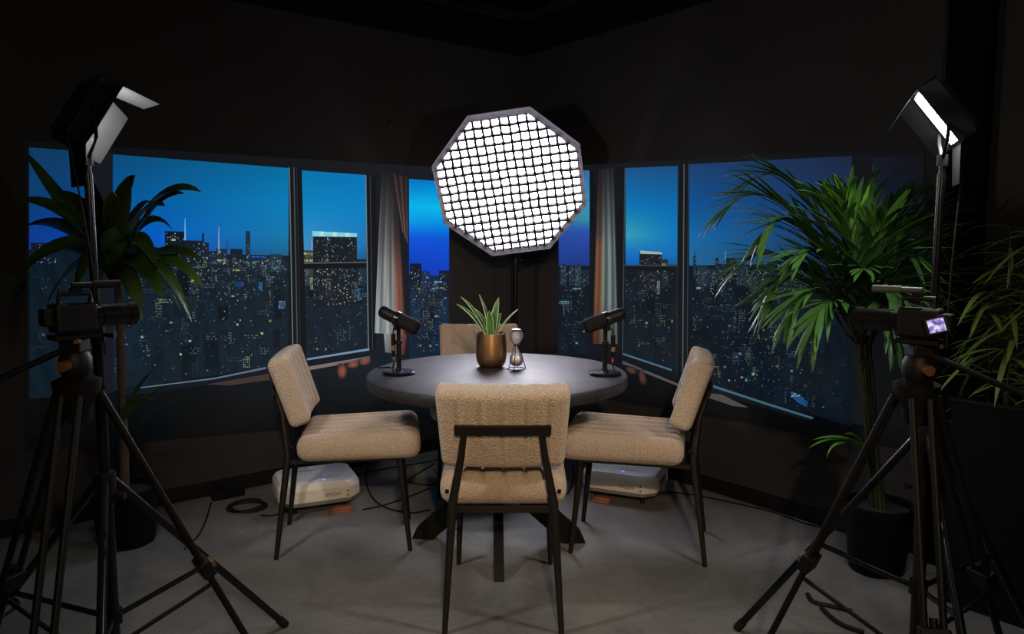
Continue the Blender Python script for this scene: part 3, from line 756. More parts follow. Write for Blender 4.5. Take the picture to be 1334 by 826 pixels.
# ------------------------------------------------------------------ leaf builder
def leaf_mesh(path, width, side, fold=0.25, prof=None, n=None, thick=0.0012):
    """path of points, half-width profile; a thin solid leaf with a central fold"""
    P = path; m = len(P); vs = []; fs = []
    for i, p in enumerate(P):
        t = i/(m-1)
        T = (P[min(i+1, m-1)] - P[max(i-1, 0)]).normalized()
        s = (side - T*side.dot(T)); s = s.normalized() if s.length > 1e-6 else T.orthogonal()
        N = s.cross(T).normalized()
        wd = width * (prof(t) if prof else math.sin(PI*min(1, .06+t*.94)**.75)**.8)
        if i == m-1: wd = width*.02
        vs += [p - s*wd + N*wd*fold, p - N*thick*.0, p + s*wd + N*wd*fold]
    for i in range(m-1):
        a = i*3; fs += [(a, a+1, a+4, a+3), (a+1, a+2, a+5, a+4)]
    k = len(vs); nv = []
    for i in range(m):
        T = (P[min(i+1, m-1)] - P[max(i-1, 0)]).normalized()
        s = (side - T*side.dot(T)); s = s.normalized() if s.length > 1e-6 else T.orthogonal()
        N = s.cross(T).normalized()
        for q in range(3): nv.append(vs[i*3+q] - N*thick)
    vs += nv; fs += [tuple(j+k for j in reversed(f)) for f in fs[:]]
    for i in range(m-1):
        a = i*3; fs += [(a, a+3, a+3+k, a+k), (a+2, a+2+k, a+5+k, a+5)]
    fs += [(0, k, k+1, 1), (1, k+1, k+2, 2)]
    mb = MB(); mb.add(vs, fs); mb.smooth = True; return mb
def rside(d):
    s = Vector((d.y, -d.x, 0)); return s.normalized() if s.length > 1e-4 else Vector((1, 0, 0))

# ------------------------------------------------------------------ bronze pot with striped plant
pc = at_z(640, 478, TZ)
t = thing('potted_plant', 'small striped-leaf plant in a brushed bronze pot on the table', 'plant', (pc.x, pc.y, TZ))
MB().lathe([(0, 0), (.042, 0), (.052, .004), (.063, .022), (.0675, .045), (.068, .07), (.0655, .12), (.063, .152), (.0615, .153), (.060, .151), (.0615, .12), (.060, .10), (0, .10)], n=56).build('pot', M['bronze'], t)
MB().lathe([(0, .11), (.061, .11), (.0612, .132), (.045, .137), (.02, .139), (0, .139)], n=28).build('soil', M['soil'], t)
tips = [(595, 396, -.03), (600.5, 386.5, -.02), (624.5, 383.5, .03), (650, 387, .02), (648, 396, -.03), (675, 403, 0), (637, 398, -.05), (655, 402, .05), (615, 395, .06)]
for i, (x, y, dy) in enumerate(tips):
    tip = at_y(x, y, pc.y + dy) - Vector((pc.x, pc.y, TZ)); b0 = Vector((tip.x*.10, dy*.15, .125))
    if i >= 6: tip = b0 + (tip-b0)*.85
    mid = (b0+tip)/2 + Vector((0, 0, .028)) - Vector((tip.x*.10, 0, 0))
    P = bez(b0, mid, tip, 10)
    L = leaf_mesh(P, .0175, Vector((0.9, -.3, 0)) if abs(tip.x) < .05 else Vector((0.2, 1, .3)), .3).build('leaf', M['striped'], t)
    for s in (-1, 1):
        e = MB(); vs = []
        for q, p in enumerate(P):
            pass
    sd = Vector((0.9, -.3, 0)) if abs(tip.x) < .05 else Vector((0.2, 1, .3))
    # pale margins along both edges of the blade
    ev = []; ef = []
    for q, p in enumerate(P):
        tt = q/(len(P)-1); T = (P[min(q+1, 10)] - P[max(q-1, 0)]).normalized()
        s = (sd - T*sd.dot(T)).normalized(); N = s.cross(T).normalized()
        wd = .0175*math.sin(PI*min(1, .06+tt*.94)**.75)**.8 if q < 10 else .0003
        for sg in (-1, 1):
            ev += [p + s*sg*wd*.84 + N*(wd*.3*.84+.0007), p + s*sg*wd*1.02 + N*(wd*.3+.0007), p + s*sg*wd*1.02 + N*(wd*.3-.0022), p + s*sg*wd*.84 + N*(wd*.3*.84-.0022)]
    for q in range(10):
        for sg in (0, 1):
            a = q*8+sg*4; b_ = a+8
            ef += [(a, a+1, b_+1, b_), (a+1, a+2, b_+2, b_+1), (a+2, a+3, b_+3, b_+2), (a+3, a, b_, b_+3)]
    m_ = MB(); m_.add(ev, ef); m_.smooth = True; m_.build('leaf_margin', M['stripedge'], L)

# ------------------------------------------------------------------ hourglass
hc = at_z(672.5, 481, TZ)
t = thing('hourglass', 'glass hourglass with beige sand in a black wire frame', 'hourglass', (hc.x, hc.y, TZ))
ball = []
zc1, zc2 = .045, .143
gp = [(0, .014), (.012, .0155), (.024, .022), (.0295, .034), (.0295, .044), (.025, .060), (.016, .078), (.008, .092), (.0055, .099), (.008, .106), (.018, .118), (.026, .128), (.0305, .142), (.0305, .152), (.027, .163), (.018, .171), (.008, .174), (0, .1745)]
gi = [(max(0, r-.0015), z + (.0014 if z < .1 else -.0014)) for r, z in gp]
MB().lathe(gp + gi[::-1], n=32).build('glass_bulbs', M['glass'], t)
MB().lathe([(0, .0165), (.011, .0175), (.022, .024), (.0272, .034), (.0272, .043), (.020, .046), (0, .050)], n=28).build('sand', M['sand'], t)
MB().lathe([(0, .1705), (.016, .1700), (.021, .1660), (.0235, .1690), (.019, .1755), (.008, .1785), (0, .179)], n=28).build('top_cap', M['steel'], t)
ring = [(.043*math.cos(k*PI/3+.3), .043*math.sin(k*PI/3+.3), .003) for k in range(7)]
MB().tube(ring, .0018, 8).build('base_ring', M['black'], t)
for k in range(3):
    a = k*2*PI/3+.3 + PI/3*0
    MB().tube([(.043*math.cos(a), .043*math.sin(a), .003), (.012*math.cos(a), .012*math.sin(a), .108)], .0017, 8).build('frame_leg', M['black'], t)
MB().tube([(.0125*math.cos(k*PI/8), .0125*math.sin(k*PI/8), .108) for k in range(17)], .0015, 6).build('neck_ring', M['black'], t)

# ------------------------------------------------------------------ projectors
def text_mesh(body, size, ext=.0004):
    cu = bpy.data.curves.new('lettering', 'FONT'); cu.body = body; cu.size = size; cu.extrude = ext
    cu.align_x = 'CENTER'; cu.align_y = 'CENTER'
    ob = bpy.data.objects.new('lettering', cu); COL.objects.link(ob)
    dg = bpy.context.evaluated_depsgraph_get()
    me = bpy.data.meshes.new_from_object(ob.evaluated_get(dg)); bpy.data.objects.remove(ob)
    me.materials.clear(); me.materials.append(M['print']); return me
EPS = text_mesh('EPSON', .024); EPS2 = text_mesh('EPSON', .020)
def make_projector(label, loc, rz, led):
    t = thing('projector', label, 'projector', (loc[0], loc[1], 0), rz, 'white projectors on the floor')
    W, D, Z0, Z1 = .395, .33, .035, .155
    ch = .055
    def ring_(z, ins):
        w, d = W/2-ins, D/2-ins; c = ch
        base = [(-w+c, -d), (w-c, -d), (w, -d+c), (w, d-c*.6), (w-c*.6, d), (-w+c*.6, d), (-w, d-c*.6), (-w, -d+c)]
        out = []
        m = len(base)
        for i in range(m):
            p0, p1, p2 = Vector(base[i-1]), Vector(base[i]), Vector(base[(i+1) % m])
            a = p1 + (p0-p1).normalized()*.018; b = p1 + (p2-p1).normalized()*.018
            for k in range(4):
                tt = k/3; q = a*(1-tt)**2 + p1*2*tt*(1-tt) + b*tt*tt
                out.append(Vector((q.x, q.y, z)))
        return out
    def shell(levels, name, m, top=True):
        rs = [ring_(z, i) for z, i in levels]; n = len(rs[0]); vs = [v for r in rs for v in r]
        fs = [(j*n+i, j*n+(i+1) % n, (j+1)*n+(i+1) % n, (j+1)*n+i) for j in range(len(rs)-1) for i in range(n)]
        fs += [tuple(range(n))[::-1], tuple((len(rs)-1)*n+i for i in range(n))]
        mb = MB(); mb.add(vs, fs); mb.smooth = True; return mb.build(name, m, t, flat_angle=35)
    shell([(Z0, .03), (Z0+.012, .008), (Z0+.032, .001)], 'bottom_shell', M['greyvent'])
    shell([(Z0+.032, .0), (Z0+.085, .0)], 'body', M['white'])
    shell([(Z0+.0855, .0005), (Z0+.098, .003), (Z1-.004, .014), (Z1, .024)], 'top_cover', M['whitetop'])
    o = link_mesh('lettering', EPS, t); o.location = (.055, -D/2-.0003, Z0+.056); o.rotation_euler = (PI/2, 0, 0)
    o = link_mesh('lettering', EPS2, t); o.location = (-.04, .06, Z1+.0002)
    for k in range(2):
        MB().box((.125, -D/2-.0006, Z0+.045+.022*k), (.008, .0018, .008)).build('port', M['print'], t)
    v = MB()
    for k in range(9):
        v = MB(); v.box((W/2+.0005, -.06+.0155*k, Z0+.058), (.002, .006, .04)); v.build('vent_slot', M['print'], t)
    MB().box((.02, -D/2+.052, Z1-.0005), (.014, .008, .004)).build('indicator', led, t)
    MB().box((.05, -D/2+.085, Z1+.0004), (.12, .05, .0016), bev=.0006).build('control_panel', M['white'], t)
    for k in range(5):
        MB().lathe([(0, 0), (.0045, 0), (.004, .002), (0, .0022)], (.01+.02*k, -D/2+.085, Z1+.001), 10).build('button', M['greyvent'], t)
    MB().lathe([(0, 0), (.032, 0), (.032, .003), (.024, .003), (.022, -.001), (0, -.001)], (0, D/2-.07, Z1+.0003), 24).build('lens', M['whitetop'], t)
    for sx in (-1, 1):
        for sy in (-1, 1):
            MB().lathe([(0, 0), (.012, 0), (.010, Z0+.014), (0, Z0+.014)], (sx*.12, sy*.10, 0), 14).build('foot', M['rubber'], t)
    return t
make_projector('white projector with blue indicator on the floor under the left chair', (-.985, 3.715), math.radians(24), M['blueled'])
make_projector('white projector with side vents on the floor under the right chair', (.590, 3.865), math.radians(-24), M['blueled'])
def block(name, label, c, size, rz, n):
    t = thing(name, label, 'wood block', (c[0], c[1], 0), rz)
    for k in range(n):
        MB().box(((k-(n-1)/2)*.004, (k % 2)*.006, size[2]*(k+.5)/n), (size[0]-.01*k, size[1], size[2]/n-.001), bev=.0012).build('board', M['redwood'], t)
block('wood_block', 'reddish wooden boards stacked in front of the left projector', (-.835, 3.598), (.10, .035, .026), math.radians(24), 2)
block('wood_block', 'reddish wooden boards stacked in front of the right projector', (.455, 3.742), (.09, .035, .024), math.radians(-24), 2)

# ------------------------------------------------------------------ octagonal softbox on its stand
def make_softbox():
    c = at_y(664.5, 243, 4.35)
    n = Vector((-.03, -math.cos(math.radians(25)), -math.sin(math.radians(25))))
    R = look_matrix(n, math.radians(8.0))
    t = thing('octagonal_softbox', 'large lit octagonal softbox with a fabric grid in front of the corner', 'softbox', c)
    t.rotation_euler = R.to_euler()
    Rr = .452
    octo = [Vector((Rr*math.cos(PI/8+k*PI/4), Rr*math.sin(PI/8+k*PI/4), 0)) for k in range(8)]
    def loft(name, levels, m, capa=False):
        vs = [o*s + Vector((0, 0, z)) for s, z in levels for o in octo]; L = len(levels)
        fs = [(j*8+i, j*8+(i+1) % 8, (j+1)*8+(i+1) % 8, (j+1)*8+i) for j in range(L-1) for i in range(8)]
        if capa: fs.append(tuple(range(8))); fs.append(tuple((L-1)*8+i for i in reversed(range(8))))
        return MB().add(vs, fs).build(name, m, t)
    df = MB().add([o*.955 + Vector((0, 0, -.05)) for o in octo], [tuple(range(8))]); df.build('diffuser', M['diffuser'], t)
    loft('rim', [(1.0, -.055), (1.0, .0), (.99, .004), (.935, .002)], M['rimcloth'])
    loft('shell', [(1.0, -.056), (.985, -.09), (.80, -.20), (.50, -.285), (.22, -.31), (.0005, -.31)], M['blackcloth'])
    # fabric grid, every strip its own piece
    ap = Rr*math.cos(PI/8)*.955; N = 15
    rg = random.Random(3)
    for axis in (0, 1):
        for i in range(1, N+1):
            q = -ap + 2*ap*i/(N+1)
            e = Rr*math.cos(PI/8)*.955; half = min(e, e*math.sqrt(2) - abs(q))
            seg = 12; vs = []; fs = []
            ph = rg.uniform(0, 6); am = rg.uniform(.001, .0035)
            for k in range(seg+1):
                u = -half + 2*half*k/seg; wv = am*math.sin(ph + k*1.7) + .0012*math.sin(k*3.1+i)
                th = .0060
                for dz in (0, -.030):
                    for sg in (-1, 1):
                        off = q + wv*(1 if dz == 0 else .3) + sg*th
                        vs.append((u, off, dz) if axis == 0 else (off, u, dz))
            for k in range(seg):
                a = k*4; b = a+4
                fs += [(a, a+1, b+1, b), (a+2, b+2, b+3, a+3), (a, b, b+2, a+2), (a+1, a+3, b+3, b+1)]
            MB().add(vs, fs).build('grid_strip', M['gridcloth'], t)
    for k in range(8):
        MB().tube([octo[k]*1.004 + Vector((0, 0, -.06)), octo[k]*.82 + Vector((0, 0, -.20)), octo[k]*.22 + Vector((0, 0, -.315))], .004, 8).build('rib', M['black'], t)
    MB().lathe([(0, -.345), (.085, -.345), (.085, -.305), (0, -.305)], n=32).build('speed_ring', M['black'], t)
    MB().lathe([(0, -.47), (.055, -.47), (.06, -.46), (.06, -.345), (0, -.345)], n=28).build('lamp_head', M['plastic'], t)
    return t, c, n
sb, sbc, sbn = make_softbox()

def leg_chain(p0, p1, r0, r1): return MB().tube([p0, p1], [r0, r1], 12)
def make_stand(label, loc, height, zc, zb, foot_r, angles, group='black light stands', knobside=1):
    t = thing('light_stand', label, 'light stand', (loc[0], loc[1], 0), 0, group)
    h1, h2 = height*.42, height*.72
    MB().tube([(0, 0, .06), (0, 0, h1)], .0175, 16).build('pole', M['gloss'], t)
    MB().tube([(0, 0, h1), (0, 0, h2)], .0145, 16).build('pole', M['gloss'], t)
    MB().tube([(0, 0, h2), (0, 0, height)], .011, 16).build('pole', M['gloss'], t)
    for z, r in ((h1, .022), (h2, .0185)):
        c = MB().tube([(0, 0, z-.03), (0, 0, z+.012)], r, 16).build('collar', M['plastic'], t)
        MB().tube([(r*knobside, 0, z-.01), ((r+.03)*knobside, 0, z-.01)], [.006, .011], 12).build('knob', M['plastic'], c)
    MB().tube([(0, 0, height-.01), (0, 0, height+.03)], .008, 12).build('spigot', M['gloss'], t)
    MB().tube([(0, 0, zc-.025), (0, 0, zc+.025)], .027, 16).build('leg_collar', M['plastic'], t)
    MB().tube([(0, 0, zb-.02), (0, 0, zb+.02)], .025, 16).build('brace_collar', M['plastic'], t)
    for a in angles:
        d = Vector((math.cos(math.radians(a)), math.sin(math.radians(a)), 0))
        p0 = d*.02 + Vector((0, 0, zc)); p1 = d*foot_r + Vector((0, 0, .010))
        l = MB().tube([p0, p1], .0115, 12).build('leg', M['gloss'], t)
        MB().tube([p0 + (p1-p0)*.965, p1 + (p1-p0).normalized()*.005], .0145, 12).build('rubber_foot', M['rubber'], l)
        MB().tube([d*.022 + Vector((0, 0, zb)), p0 + (p1-p0)*.52], .008, 10).build('brace', M['gloss'], t)
    return t
# softbox stand in the corner
sp = sbc + sbn*(-.42)
st = make_stand('black stand carrying the softbox, in the corner behind the far chair', (sp.x+.02, sp.y-.02), sp.z-.12, .62, .32, .27, (90, 210, 330), 'black light stands')

# ------------------------------------------------------------------ LED panels
def make_led(label, base, height, target, doors, roll=0, group='small panel lights on stands'):
    c = Vector((base[0], base[1], height))
    n = (Vector(target)-c).normalized()
    t = thing('panel_light', label, 'panel light', c, 0, group)
    R = look_matrix(n, roll); t.rotation_euler = R.to_euler()
    W, H, D = .135, .185, .045
    MB().box((0, 0, -D/2), (W, H, D), bev=.006).build('housing', M['plastic'], t)
    MB().add([(-W/2+.014, -H/2+.012, .0012), (W/2-.014, -H/2+.012, .0012), (W/2-.014, H/2-.012, .0012), (-W/2+.014, H/2-.012, .0012)], [(0, 1, 2, 3)]).build('led_face', M['ledface'], t)
    f = MB()
    for a, b in (((0, H/2-.005, .004), (W, .010, .008)), ((0, -H/2+.005, .004), (W, .010, .008)), ((W/2-.006, 0, .004), (.012, H-.02, .008)), ((-W/2+.006, 0, .004), (.012, H-.02, .008))):
        f.box(a, b)
    f.build('bezel', M['plastic'], t)
    for k in range(7):
        MB().box((-.06+.02*k, 0, -D-.004), (.004, H*.8, .010)).build('cooling_fin', M['black'], t)
    # barn doors
    for ax, s, L, wd, op in ((0, 1, .105, W, doors[0]), (0, -1, .105, W, doors[1]), (1, 1, .095, H, doors[2]), (1, -1, .095, H, doors[3])):
        a = math.radians(op); off = (H if ax == 0 else W)/2*s
        dirv = Vector((0, s*math.sin(a), math.cos(a))) if ax == 0 else Vector((s*math.sin(a), 0, math.cos(a)))
        wv = Vector((1, 0, 0)) if ax == 0 else Vector((0, 1, 0))
        o = Vector((0, off, .008)) if ax == 0 else Vector((off, 0, .008))
        nv = dirv.cross(wv).normalized()*.0009
        q = [o - wv*wd/2, o + wv*wd/2, o + wv*wd*.42 + dirv*L, o - wv*wd*.42 + dirv*L]
        vs = [p+nv for p in q] + [p-nv for p in q]
        MB().add(vs, [(0, 1, 2, 3), (7, 6, 5, 4), (0, 4, 5, 1), (1, 5, 6, 2), (2, 6, 7, 3), (3, 7, 4, 0)]).build('barn_door', M['flap'], t)
    # yoke reaching back down to the stand top (world vertical expressed locally)
    Ri = R.transposed()
    dn = Ri @ Vector((0, 0, -.135)); 
    for s in (-1, 1):
        MB().tube([Vector((s*(W/2+.008), 0, -.02)), Vector((s*(W/2+.008), 0, -.02)) + dn*.55, dn*.9 + Vector((s*.01, 0, -.02))], .005, 8).build('yoke_arm', M['black'], t)
        MB().tube([(s*(W/2+.001), 0, -.02), (s*(W/2+.024), 0, -.02)], .011, 12).build('yoke_knob', M['plastic'], t)
    MB().tube([dn*.84 + Vector((0, 0, -.02)), dn*1.06 + Vector((0, 0, -.02))], .014, 12).build('socket', M['plastic'], t)
    sockw = c + R @ (dn*1.06 + Vector((0, 0, -.02)))
    # power lead
    st_ = Vector((-W*.3, -H/2, -.03)); e = Ri @ (Vector((sockw.x + .03, sockw.y-.02, sockw.z-.5)) - c)
    mid = (st_+e)/2 + Ri @ Vector((.03*(1 if base[0] > 0 else -1)*-1, -.02, -.05))
    MB().tube(bez(st_, mid, e, 12), .0025, 8).build('power_lead', M['rubber'], t)
    return t, sockw
LS = at_y(120, 150, 2.05); RS = at_y(1222, 153, 2.12)
led_l, sl = make_led('panel light at the far left seen from behind, one barn door lit', (LS.x, LS.y), LS.z, (.05, 3.25, .65), (12, 60, 18, 100))
led_r, sr = make_led('panel light at the far right with its bright face edge-on', (RS.x, RS.y), RS.z, (-.15, 2.64, .60), (-22, 55, 110, 70))
make_stand('black light stand at the left holding the panel light seen from behind', (sl.x, sl.y), sl.z-.02, .66, .27, .565, (53, 173, 293))
make_stand('black light stand at the right holding the panel light with bright face', (sr.x, sr.y), sr.z-.02, .77, .32, .54, (139.5, 259.5, 19.5), knobside=-1)

# ------------------------------------------------------------------ video cameras on tripods
def make_tripod(label, loc, zt, foot_r, angles, pan):
    t = thing('camera_tripod', label, 'tripod', (loc[0], loc[1], 0), 0, 'black camera tripods')
    MB().lathe([(0, zt-.10), (.028, zt-.10), (.032, zt-.06), (.05, zt-.03), (.055, zt), (.03, zt+.012), (0, zt+.012)], n=28).build('crown', M['plastic'], t)
    hd = MB(); hd.lathe([(0, zt+.012), (.030, zt+.012), (.036, zt+.025), (.036, zt+.055), (.028, zt+.07), (0, zt+.07)], n=24); h = hd.build('fluid_head', M['plastic'], t)
    MB().tube([(0, -.036, zt+.042), (0, -.056, zt+.042)], .013, 14).build('lock_knob', M['brass'], h)
    MB().tube([(.028, -.030, zt+.10), (.03, -.046, zt+.10)], .006, 12).build('level_knob', M['brass'], h)
    MB().box((0, 0, zt+.085), (.05, .05, .032), bev=.005).build('tilt_block', M['plastic'], t)
    MB().box((0, 0, zt+.107), (.06, .10, .012), Euler((0, 0, pan)), bev=.003).build('quick_plate', M['black'], t)
    pd = Vector((math.sin(pan), -math.cos(pan), 0))      # pan bar runs back from the camera
    MB().tube([Vector((0, 0, zt+.075)) + pd*.03, Vector((0, 0, zt-.05)) + pd*.36], .0075, 10).build('pan_bar', M['black'], t)
    MB().tube([Vector((0, 0, zt-.017)) + pd*.26, Vector((0, 0, zt-.052)) + pd*.365], .0125, 12).build('pan_grip', M['rubber'], t)
    for a in angles:
        d = Vector((math.cos(math.radians(a)), math.sin(math.radians(a)), 0)); n = Vector((-d.y, d.x, 0))
        p0 = d*.045 + Vector((0, 0, zt-.03)); p1 = d*foot_r + Vector((0, 0, .012))
        ax = (p1-p0)
        l = MB()
        for s in (-1, 1): l.tube([p0 + n*.020*s, p0 + ax*.56 + n*.020*s], .0085, 10)
        lg = l.build('leg', M['tube'], t)
        MB().tube([p0 + ax*.50, p1], .0095, 10).build('lower_tube', M['tube'], lg)
        x = ax.normalized(); R = Matrix((n, x.cross(n), x)).transposed()
        MB().box(p0 + ax*.545, (.066, .034, .05), R, bev=.005).build('leg_clamp', M['plastic'], lg)
        MB().box(p0 + ax*.545 + x.cross(n)*.022, (.034, .010, .020), R, bev=.002).build('clamp_lever', M['brass'], lg)
        MB().tube([p1 - x*.02, p1 + x*.004], .016, 12).build('rubber_foot', M['rubber'], lg)
        MB().tube([p0 + ax*.60, Vector((0, 0, zt*.28))], .006, 8).build('spreader_arm', M['black'], t)
    MB().tube([(0, 0, zt*.28-.012), (0, 0, zt*.28+.012)], .02, 14).build('spreader_hub', M['plastic'], t)
    return t
def make_camera(label, loc, z, aim, monitor):
    t = thing('video_camera', label, 'camera', (loc[0], loc[1], z), math.atan2(aim[1], aim[0]), 'video cameras on tripods')
    MB().box((0, 0, .045), (.115, .07, .085), bev=.010).build('body', M['plastic'], t)
    MB().tube([(.056, 0, .046), (.075, 0, .046), (.076, 0, .046), (.15, 0, .046), (.152, 0, .046), (.175, 0, .046)], [.030, .030, .033, .033, .036, .037], 24).build('lens', M['gloss'], t)
    MB().tube([(.1755, 0, .046), (.176, 0, .046)], .030, 24).build('front_glass', M['gloss'], t)
    MB().tube([(-.035, 0, .085), (-.035, 0, .115), (.05, 0, .115), (.05, 0, .085)], .008, 10).build('top_handle', M['plastic'], t)
    mc = MB().tube([(.0, -.004, .138), (.055, -.004, .138)], .0085, 14).build('microphone_tail', M['shotgun'] if monitor else M['plastic'], t)
    MB().tube([(.055, -.004, .138), (.135, -.004, .138)], .0115, 14).build('shotgun_microphone', M['shotgun'] if monitor else M['foam'], t)
    MB().box((.01, -.004, .125), (.03, .016, .012)).build('shoe_mount', M['black'], t)
    MB().box((-.07, 0, .05), (.03, .045, .05), bev=.006).build('battery', M['plastic'], t)
    return t
trl = make_tripod('black video tripod at the left edge, in front of the left light stand', (-1.045, 1.80), .985, .47, (40, 160, 280), math.radians(-40))
cml = make_camera('black video camera on the left tripod', (-1.045, 1.80), 1.100, (.62, .78), False)
cml.scale = (.82, .82, .82)
trr = make_tripod('black video tripod at the right, in front of the right light stand', (1.005, 1.86), .965, .42, (136, 256, 16), math.radians(48))
cmr = make_camera('black video camera with grey shotgun microphone on the right tripod', (1.005, 1.86), 1.080, (-.74, .67), True)
cmr.scale = (.85, .85, .85)
# small lit monitor beside the right camera
scr = bpy.data.materials.new('monitor_picture'); scr.use_nodes = True
nt = scr.node_tree; b = nt.nodes['Principled BSDF']; b.inputs['Base Color'].default_value = (.01, .01, .01, 1)
tc = nt.nodes.new('ShaderNodeTexCoord'); nz = nt.nodes.new('ShaderNodeTexNoise'); nz.inputs['Scale'].default_value = 70; nz.inputs['Detail'].default_value = 3
rp = nt.nodes.new('ShaderNodeValToRGB'); rp.color_ramp.elements[0].position = .38; rp.color_ramp.elements[1].position = .62
rp.color_ramp.elements[0].color = (.02, .04, .30, 1); rp.color_ramp.elements[1].color = (.75, .70, .95, 1)
e3 = rp.color_ramp.elements.new(.5); e3.color = (.30, .22, .50, 1)
nt.links.new(tc.outputs['Object'], nz.inputs['Vector']); nt.links.new(nz.outputs['Fac'], rp.inputs[0]); nt.links.new(rp.outputs[0], b.inputs['Emission Color'])
b.inputs['Emission Strength'].default_value = 1.1
mpos = at_y(1220, 424, 1.80)
mt = thing('field_monitor', 'tiny lit monitor clipped beside the right video camera', 'monitor', mpos)
mt.rotation_euler = look_matrix(Vector((-.55, -.8, .12)), math.radians(18)).to_euler()
MB().box((0, 0, -.009), (.052, .044, .014), bev=.003).build('case', M['plastic'], mt)
MB().add([(-.018, -.016, -.0012), (.018, -.016, -.0012), (.018, .016, -.0012), (-.018, .016, -.0012)], [(0, 1, 2, 3)]).build('screen', scr, mt)
Rm = mt.rotation_euler.to_matrix().transposed()
arm_end = Rm @ (Vector((1.005+.03, 1.86-.02, 1.15)) - mpos)
MB().tube([(0, 0, -.016), Vector((0, 0, -.03)), arm_end], .0045, 8).build('clip_arm', M['black'], mt)

# ------------------------------------------------------------------ corn plant (left)
CP = at_z(166, 706, 0); CP.z = 0
t = thing('corn_plant', 'broad-leaved corn plant in a black pot behind the left light stand', 'plant', CP)
MB().lathe([(0, 0), (.105, 0), (.112, .006), (.135, .22), (.140, .235), (.140, .25), (.128, .25), (.126, .21), (0, .205)], n=48).build('pot', M['pot'], t)
MB().lathe([(0, .20), (.126, .20), (.127, .222), (.08, .232), (0, .236)], n=32).build('soil', M['soil'], t)
crown = at_y(152, 340, CP.y) - CP
low = at_y(160, 545, CP.y) - CP
cane_pts = [(0.0, 0, .21), ((crown.x*.5), .0, .5), (crown.x*.9, 0, .85), (crown.x, 0, crown.z)]
cp2 = spline(cane_pts, 14)
MB().tube(cp2, [.020 + .0016*(i % 2) - .006*i/len(cp2) for i in range(len(cp2))], 14).build('cane', M['cane'], t)
rc = random.Random(11)
cl = [  # tip x, y, bend up px, depth
    (262, 250, 34, -.10, 1), (240, 252, 30, .05, 1), (262, 338, 16, -.10, 1), (266, 376, 24, -.16, 1), (212, 390, 20, -.22, 0), (236, 406, 22, .05, 0),
    (30, 195, -20, .0, 0), (22, 262, 22, -.10, 0), (25, 300, 30, .1, 0), (5, 388, 52, -.18, 0), (40, 345, 26, -.05, 0), (168, 232, 0, -.22, 2), (147, 250, 0, -.3, 2),
    (176, 228, 10, .05, 1), (196, 262, 14, .1, 1), (108, 222, 10, -.05, 0), (95, 385, 40, -.25, 0), (120, 400, 36, .15, 0), (185, 420, 40, -.15, 0), (205, 350, 40, -.22, 1),
    (225, 300, 40, .12, 1), (70, 250, 10, .15, 0), (60, 400, 40, .1, 0), (250, 420, 44, -.02, 0), (140, 300, 0, -.3, 0), (100, 300, 22, -.25, 0), (215, 268, 26, -.18, 1), (190, 330, 40, .2, 0)]
for i, (x, y, up, dy, k) in enumerate(cl):
    tip = at_y(x, y, CP.y + dy) - CP
    b0 = crown + Vector((rc.uniform(-.012, .012), rc.uniform(-.012, .012), rc.uniform(-.10, .04)))
    pxm = at_y(0, 0, CP.y); ppm = FPX/CP.y
    mid = b0*.45 + tip*.55 + Vector((0, 0, (up+26)/ppm))
    P = bez(b0, mid, tip, 12)
    d = tip - b0
    sd = rside(d)
    if k == 2 or abs(d.x) < .1: sd = Vector((1, -.25, 0))
    if k != 2 and abs(d.x) >= .1: sd = (sd + Vector((0, 0, -rc.uniform(.35, 1.1)*(1 if d.x > 0 else -1)))).normalized()
    L = d.length
    leaf_mesh(P, .032 + .012*min(1, L/.4), sd, .32, prof=lambda t: max(.05, math.sin(PI*min(1, .10+t*.90))**.7)*(1-.15*t)).build('leaf', M['cornpale'] if k == 2 else M['corn'], t)
for (x, y, dy) in ((232, 500, -.05), (200, 520, -.15), (205, 480, .1), (90, 560, .05)):
    b0 = low + Vector((0, 0, -.02)); tip = at_y(x, y, CP.y+dy) - CP
    leaf_mesh(bez(b0, (b0+tip)/2+Vector((0, 0, .07)), tip, 10), .026, rside(tip-b0), .3).build('leaf', M['corn'], t)

# ------------------------------------------------------------------ palm (right)
PP = at_z(1141, 741, 0); PP.z = 0
t = thing('potted_palm', 'tall palm with arching fronds in a black pot by the right wall', 'plant', PP)
MB().lathe([(0, 0), (.095, 0), (.103, .006), (.128, .24), (.132, .25), (.132, .275), (.120, .275), (.118, .23), (0, .225)], n=48).build('pot', M['pot'], t)
MB().lathe([(0, .22), (.118, .22), (.12, .246), (.07, .256), (0, .258)], n=32).build('soil', M['soil'], t)
rp_ = random.Random(5)
fr = [  # tip px, control px, depth, bright
    (948, 268, 1035, 195, -.05, 0), (985, 232, 1060, 190, .05, 0), (1000, 300, 1040, 232, -.25, 0), (965, 345, 1035, 285, .05, 0),
    (1010, 370, 1065, 300, -.2, 0), (1045, 330, 1080, 300, -.32, 0), (1170, 400, 1150, 320, -.35, 0), (1125, 350, 1125, 350, -.3, 0), (1185, 330, 1160, 300, -.25, 1),
    (1078, 262, 1102, 300, -.30, 1), (1103, 262, 1112, 320, -.34, 1), (1120, 270, 1118, 320, -.1, 1), (1150, 290, 1132, 330, -.32, 1), (1182, 262, 1145, 290, .0, 0),
    (1203, 300, 1170, 270, -.12, 0), (1208, 352, 1175, 290, -.08, 0), (1205, 395, 1180, 315, -.2, 0), (1005, 385, 1045, 310, -.1, 0), (1030, 405, 1065, 325, -.3, 0), (1062, 420, 1090, 345, -.34, 0), (1165, 425, 1150, 345, -.34, 0)]
leaflet_cache = {}
dense = MB()
